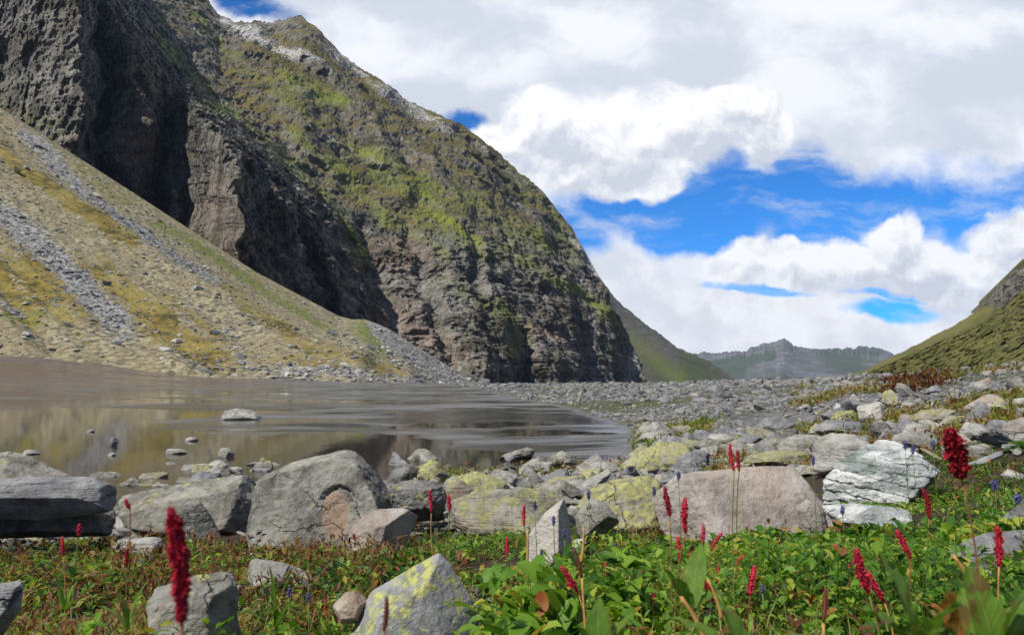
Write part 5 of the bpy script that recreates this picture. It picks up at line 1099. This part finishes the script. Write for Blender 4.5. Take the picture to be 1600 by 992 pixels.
# violet flowers
VF = [('violet flower sprig touching the top of the grey wedge stone', (920, 766), 2.6), ('violet flower sprig at the left end of the pinkish boulder', (1022, 760), 2.6), ('violet bloom standing in front of the cream-white stone', (865, 806), 2.0), ('small violet bloom at the right side of the cream-white stone', (882, 826), 2.0), ('violet sprig before the layered slab behind the pinkish boulder', (1060, 736), 3.2),
 ('low violet bloom under the cream-white stone', (846, 860), 1.8), ('pale violet bloom in herbs right of the grey wedge stone', (961, 848), 2.0), ('thin violet sprig against the lichened slab', (836, 782), 2.6), ('large violet cluster on the right among green herbs', (1554, 750), 2.2), ('violet cluster at the right picture edge', (1590, 772), 2.0),
 ('violet bloom above the white veined rock, left of three', (1414, 688), 3.4), ('violet bloom above the white veined rock, middle of three', (1426, 695), 3.4), ('violet bloom above the white veined rock, right of three', (1458, 688), 3.4), ('violet sprig under the left foot of the white veined rock', (1316, 790), 2.4), ('green-stemmed violet sprig left of the white veined rock', (1270, 712), 3.0), ('low violet bloom near the bottom right of centre', (1191, 912), 1.4), ('violet sprig at the bottom among leaves left of the brown stone', (482, 925), 1.3), ('violet bloom hidden in herbs by the low pale slab', (452, 918), 1.5)]
for lb, (px_, py_), D in VF:
    rg = np.random.default_rng(hash_(lb) % 9999); T = np.array([float(q) for q in P(px_, py_, D)]); Bq = T - [0, 0, 14 * D / F]; gz = float(ground_z(T[0], D)); root = np.array([T[0] + .01, D, min(gz, Bq[2] - .03)])
    e = empty('violet_flower', root, lb, 'flower'); tube_mesh('stem', bez(root, (root + Bq) / 2, Bq, 6) - root, .0016, .0012, M_STEMG, e)
    big = 1.7 if 'cluster' in lb else 1.; spike_mesh('flower_head', bez(Bq, (T + Bq) / 2, T, 8) - root, 3.0 * big * D / F, 26, M_VIO, e, rg, petal=1.5)
    for k in range(3): one_leaf('leaf', bez(root, (root + Bq) / 2, Bq, 6)[1 + k] - root, rg.uniform(0, 6.28), .8, .025, .01, .6, GREEN, e, rg.uniform(.3, .6))
# broad-leaved plants close to the lens
def broad(label, px_, py_, D, specs):
    """specs: (tip px, tip py, width px, curl, tint)"""
    Bs = np.array([float(q) for q in P(px_, py_, D)]); e = empty('broad_leaved_plant', Bs, label, 'plant')
    for (tx, ty, wd, curl, tint) in specs:
        T = np.array([float(q) for q in P(tx, ty, D)]); d = T - Bs; d[1] = rng.uniform(-.03, .05); L = np.linalg.norm(d) * 1.05; az = math.atan2(d[1], d[0]); el = math.atan2(d[2], math.hypot(d[0], d[1])) + curl * .5
        one_leaf('leaf', (0, 0, 0), az, el, L, wd * D / F, curl, GREEN, e, tint)
broad('large bright blurred leaves in the bottom right corner', 1440, 1040, .50, [(1392, 885, 78, .5, .68), (1350, 960, 60, .9, .62), (1470, 935, 70, .8, .66), (1420, 965, 70, .6, .72), (1490, 990, 60, .9, .58)])
broad('yellow-green broad leaves at the right edge of the bottom', 1560, 1050, .52, [(1540, 905, 66, .5, .70), (1600, 900, 76, .6, .66), (1500, 985, 60, .8, .62), (1640, 960, 70, .7, .64), (1570, 960, 60, .5, .74)])
broad('withered orange-brown broad leaves between the two bright plants', 1500, 1030, .60, [(1470, 925, 50, .9, .97), (1500, 935, 44, 1.2, .93), (1445, 950, 40, .8, .9)])
broad('two bright oval leaves beside the red cluster right of centre', 1080, 960, .85, [(1110, 868, 34, .6, .70), (1038, 888, 32, .5, .66), (1130, 930, 30, .9, .62)])
broad('pale upright leaves at the bottom right of centre', 935, 1050, .62, [(938, 945, 42, .4, .64), (990, 965, 34, .6, .7), (905, 975, 34, .7, .66), (960, 985, 30, .5, .74)])
broad('wide leaves at the bottom edge below the ragged spike', 1170, 1060, .62, [(1135, 955, 44, .7, .62), (1200, 975, 44, .8, .66), (1250, 985, 40, .9, .6), (1060, 985, 40, .9, .68)])
broad('long arching lance leaves at the bottom left', 200, 985, .95, [(222, 915, 10, .6, .68), (180, 930, 12, .7, .6), (245, 940, 10, .9, .64), (150, 950, 10, .9, .7)])
broad('bright lance leaves left of the low pale slab', 100, 955, 1.1, [(86, 905, 9, .4, .7), (68, 925, 10, .6, .66), (110, 915, 9, .5, .72), (128, 935, 8, .8, .6)])
broad('green-yellow leaf tuft in front of the mossy grey stone', 430, 990, 1.0, [(420, 890, 12, .3, .7), (395, 905, 14, .6, .66), (456, 895, 12, .5, .76), (470, 930, 12, .8, .62), (380, 950, 12, .9, .6)])
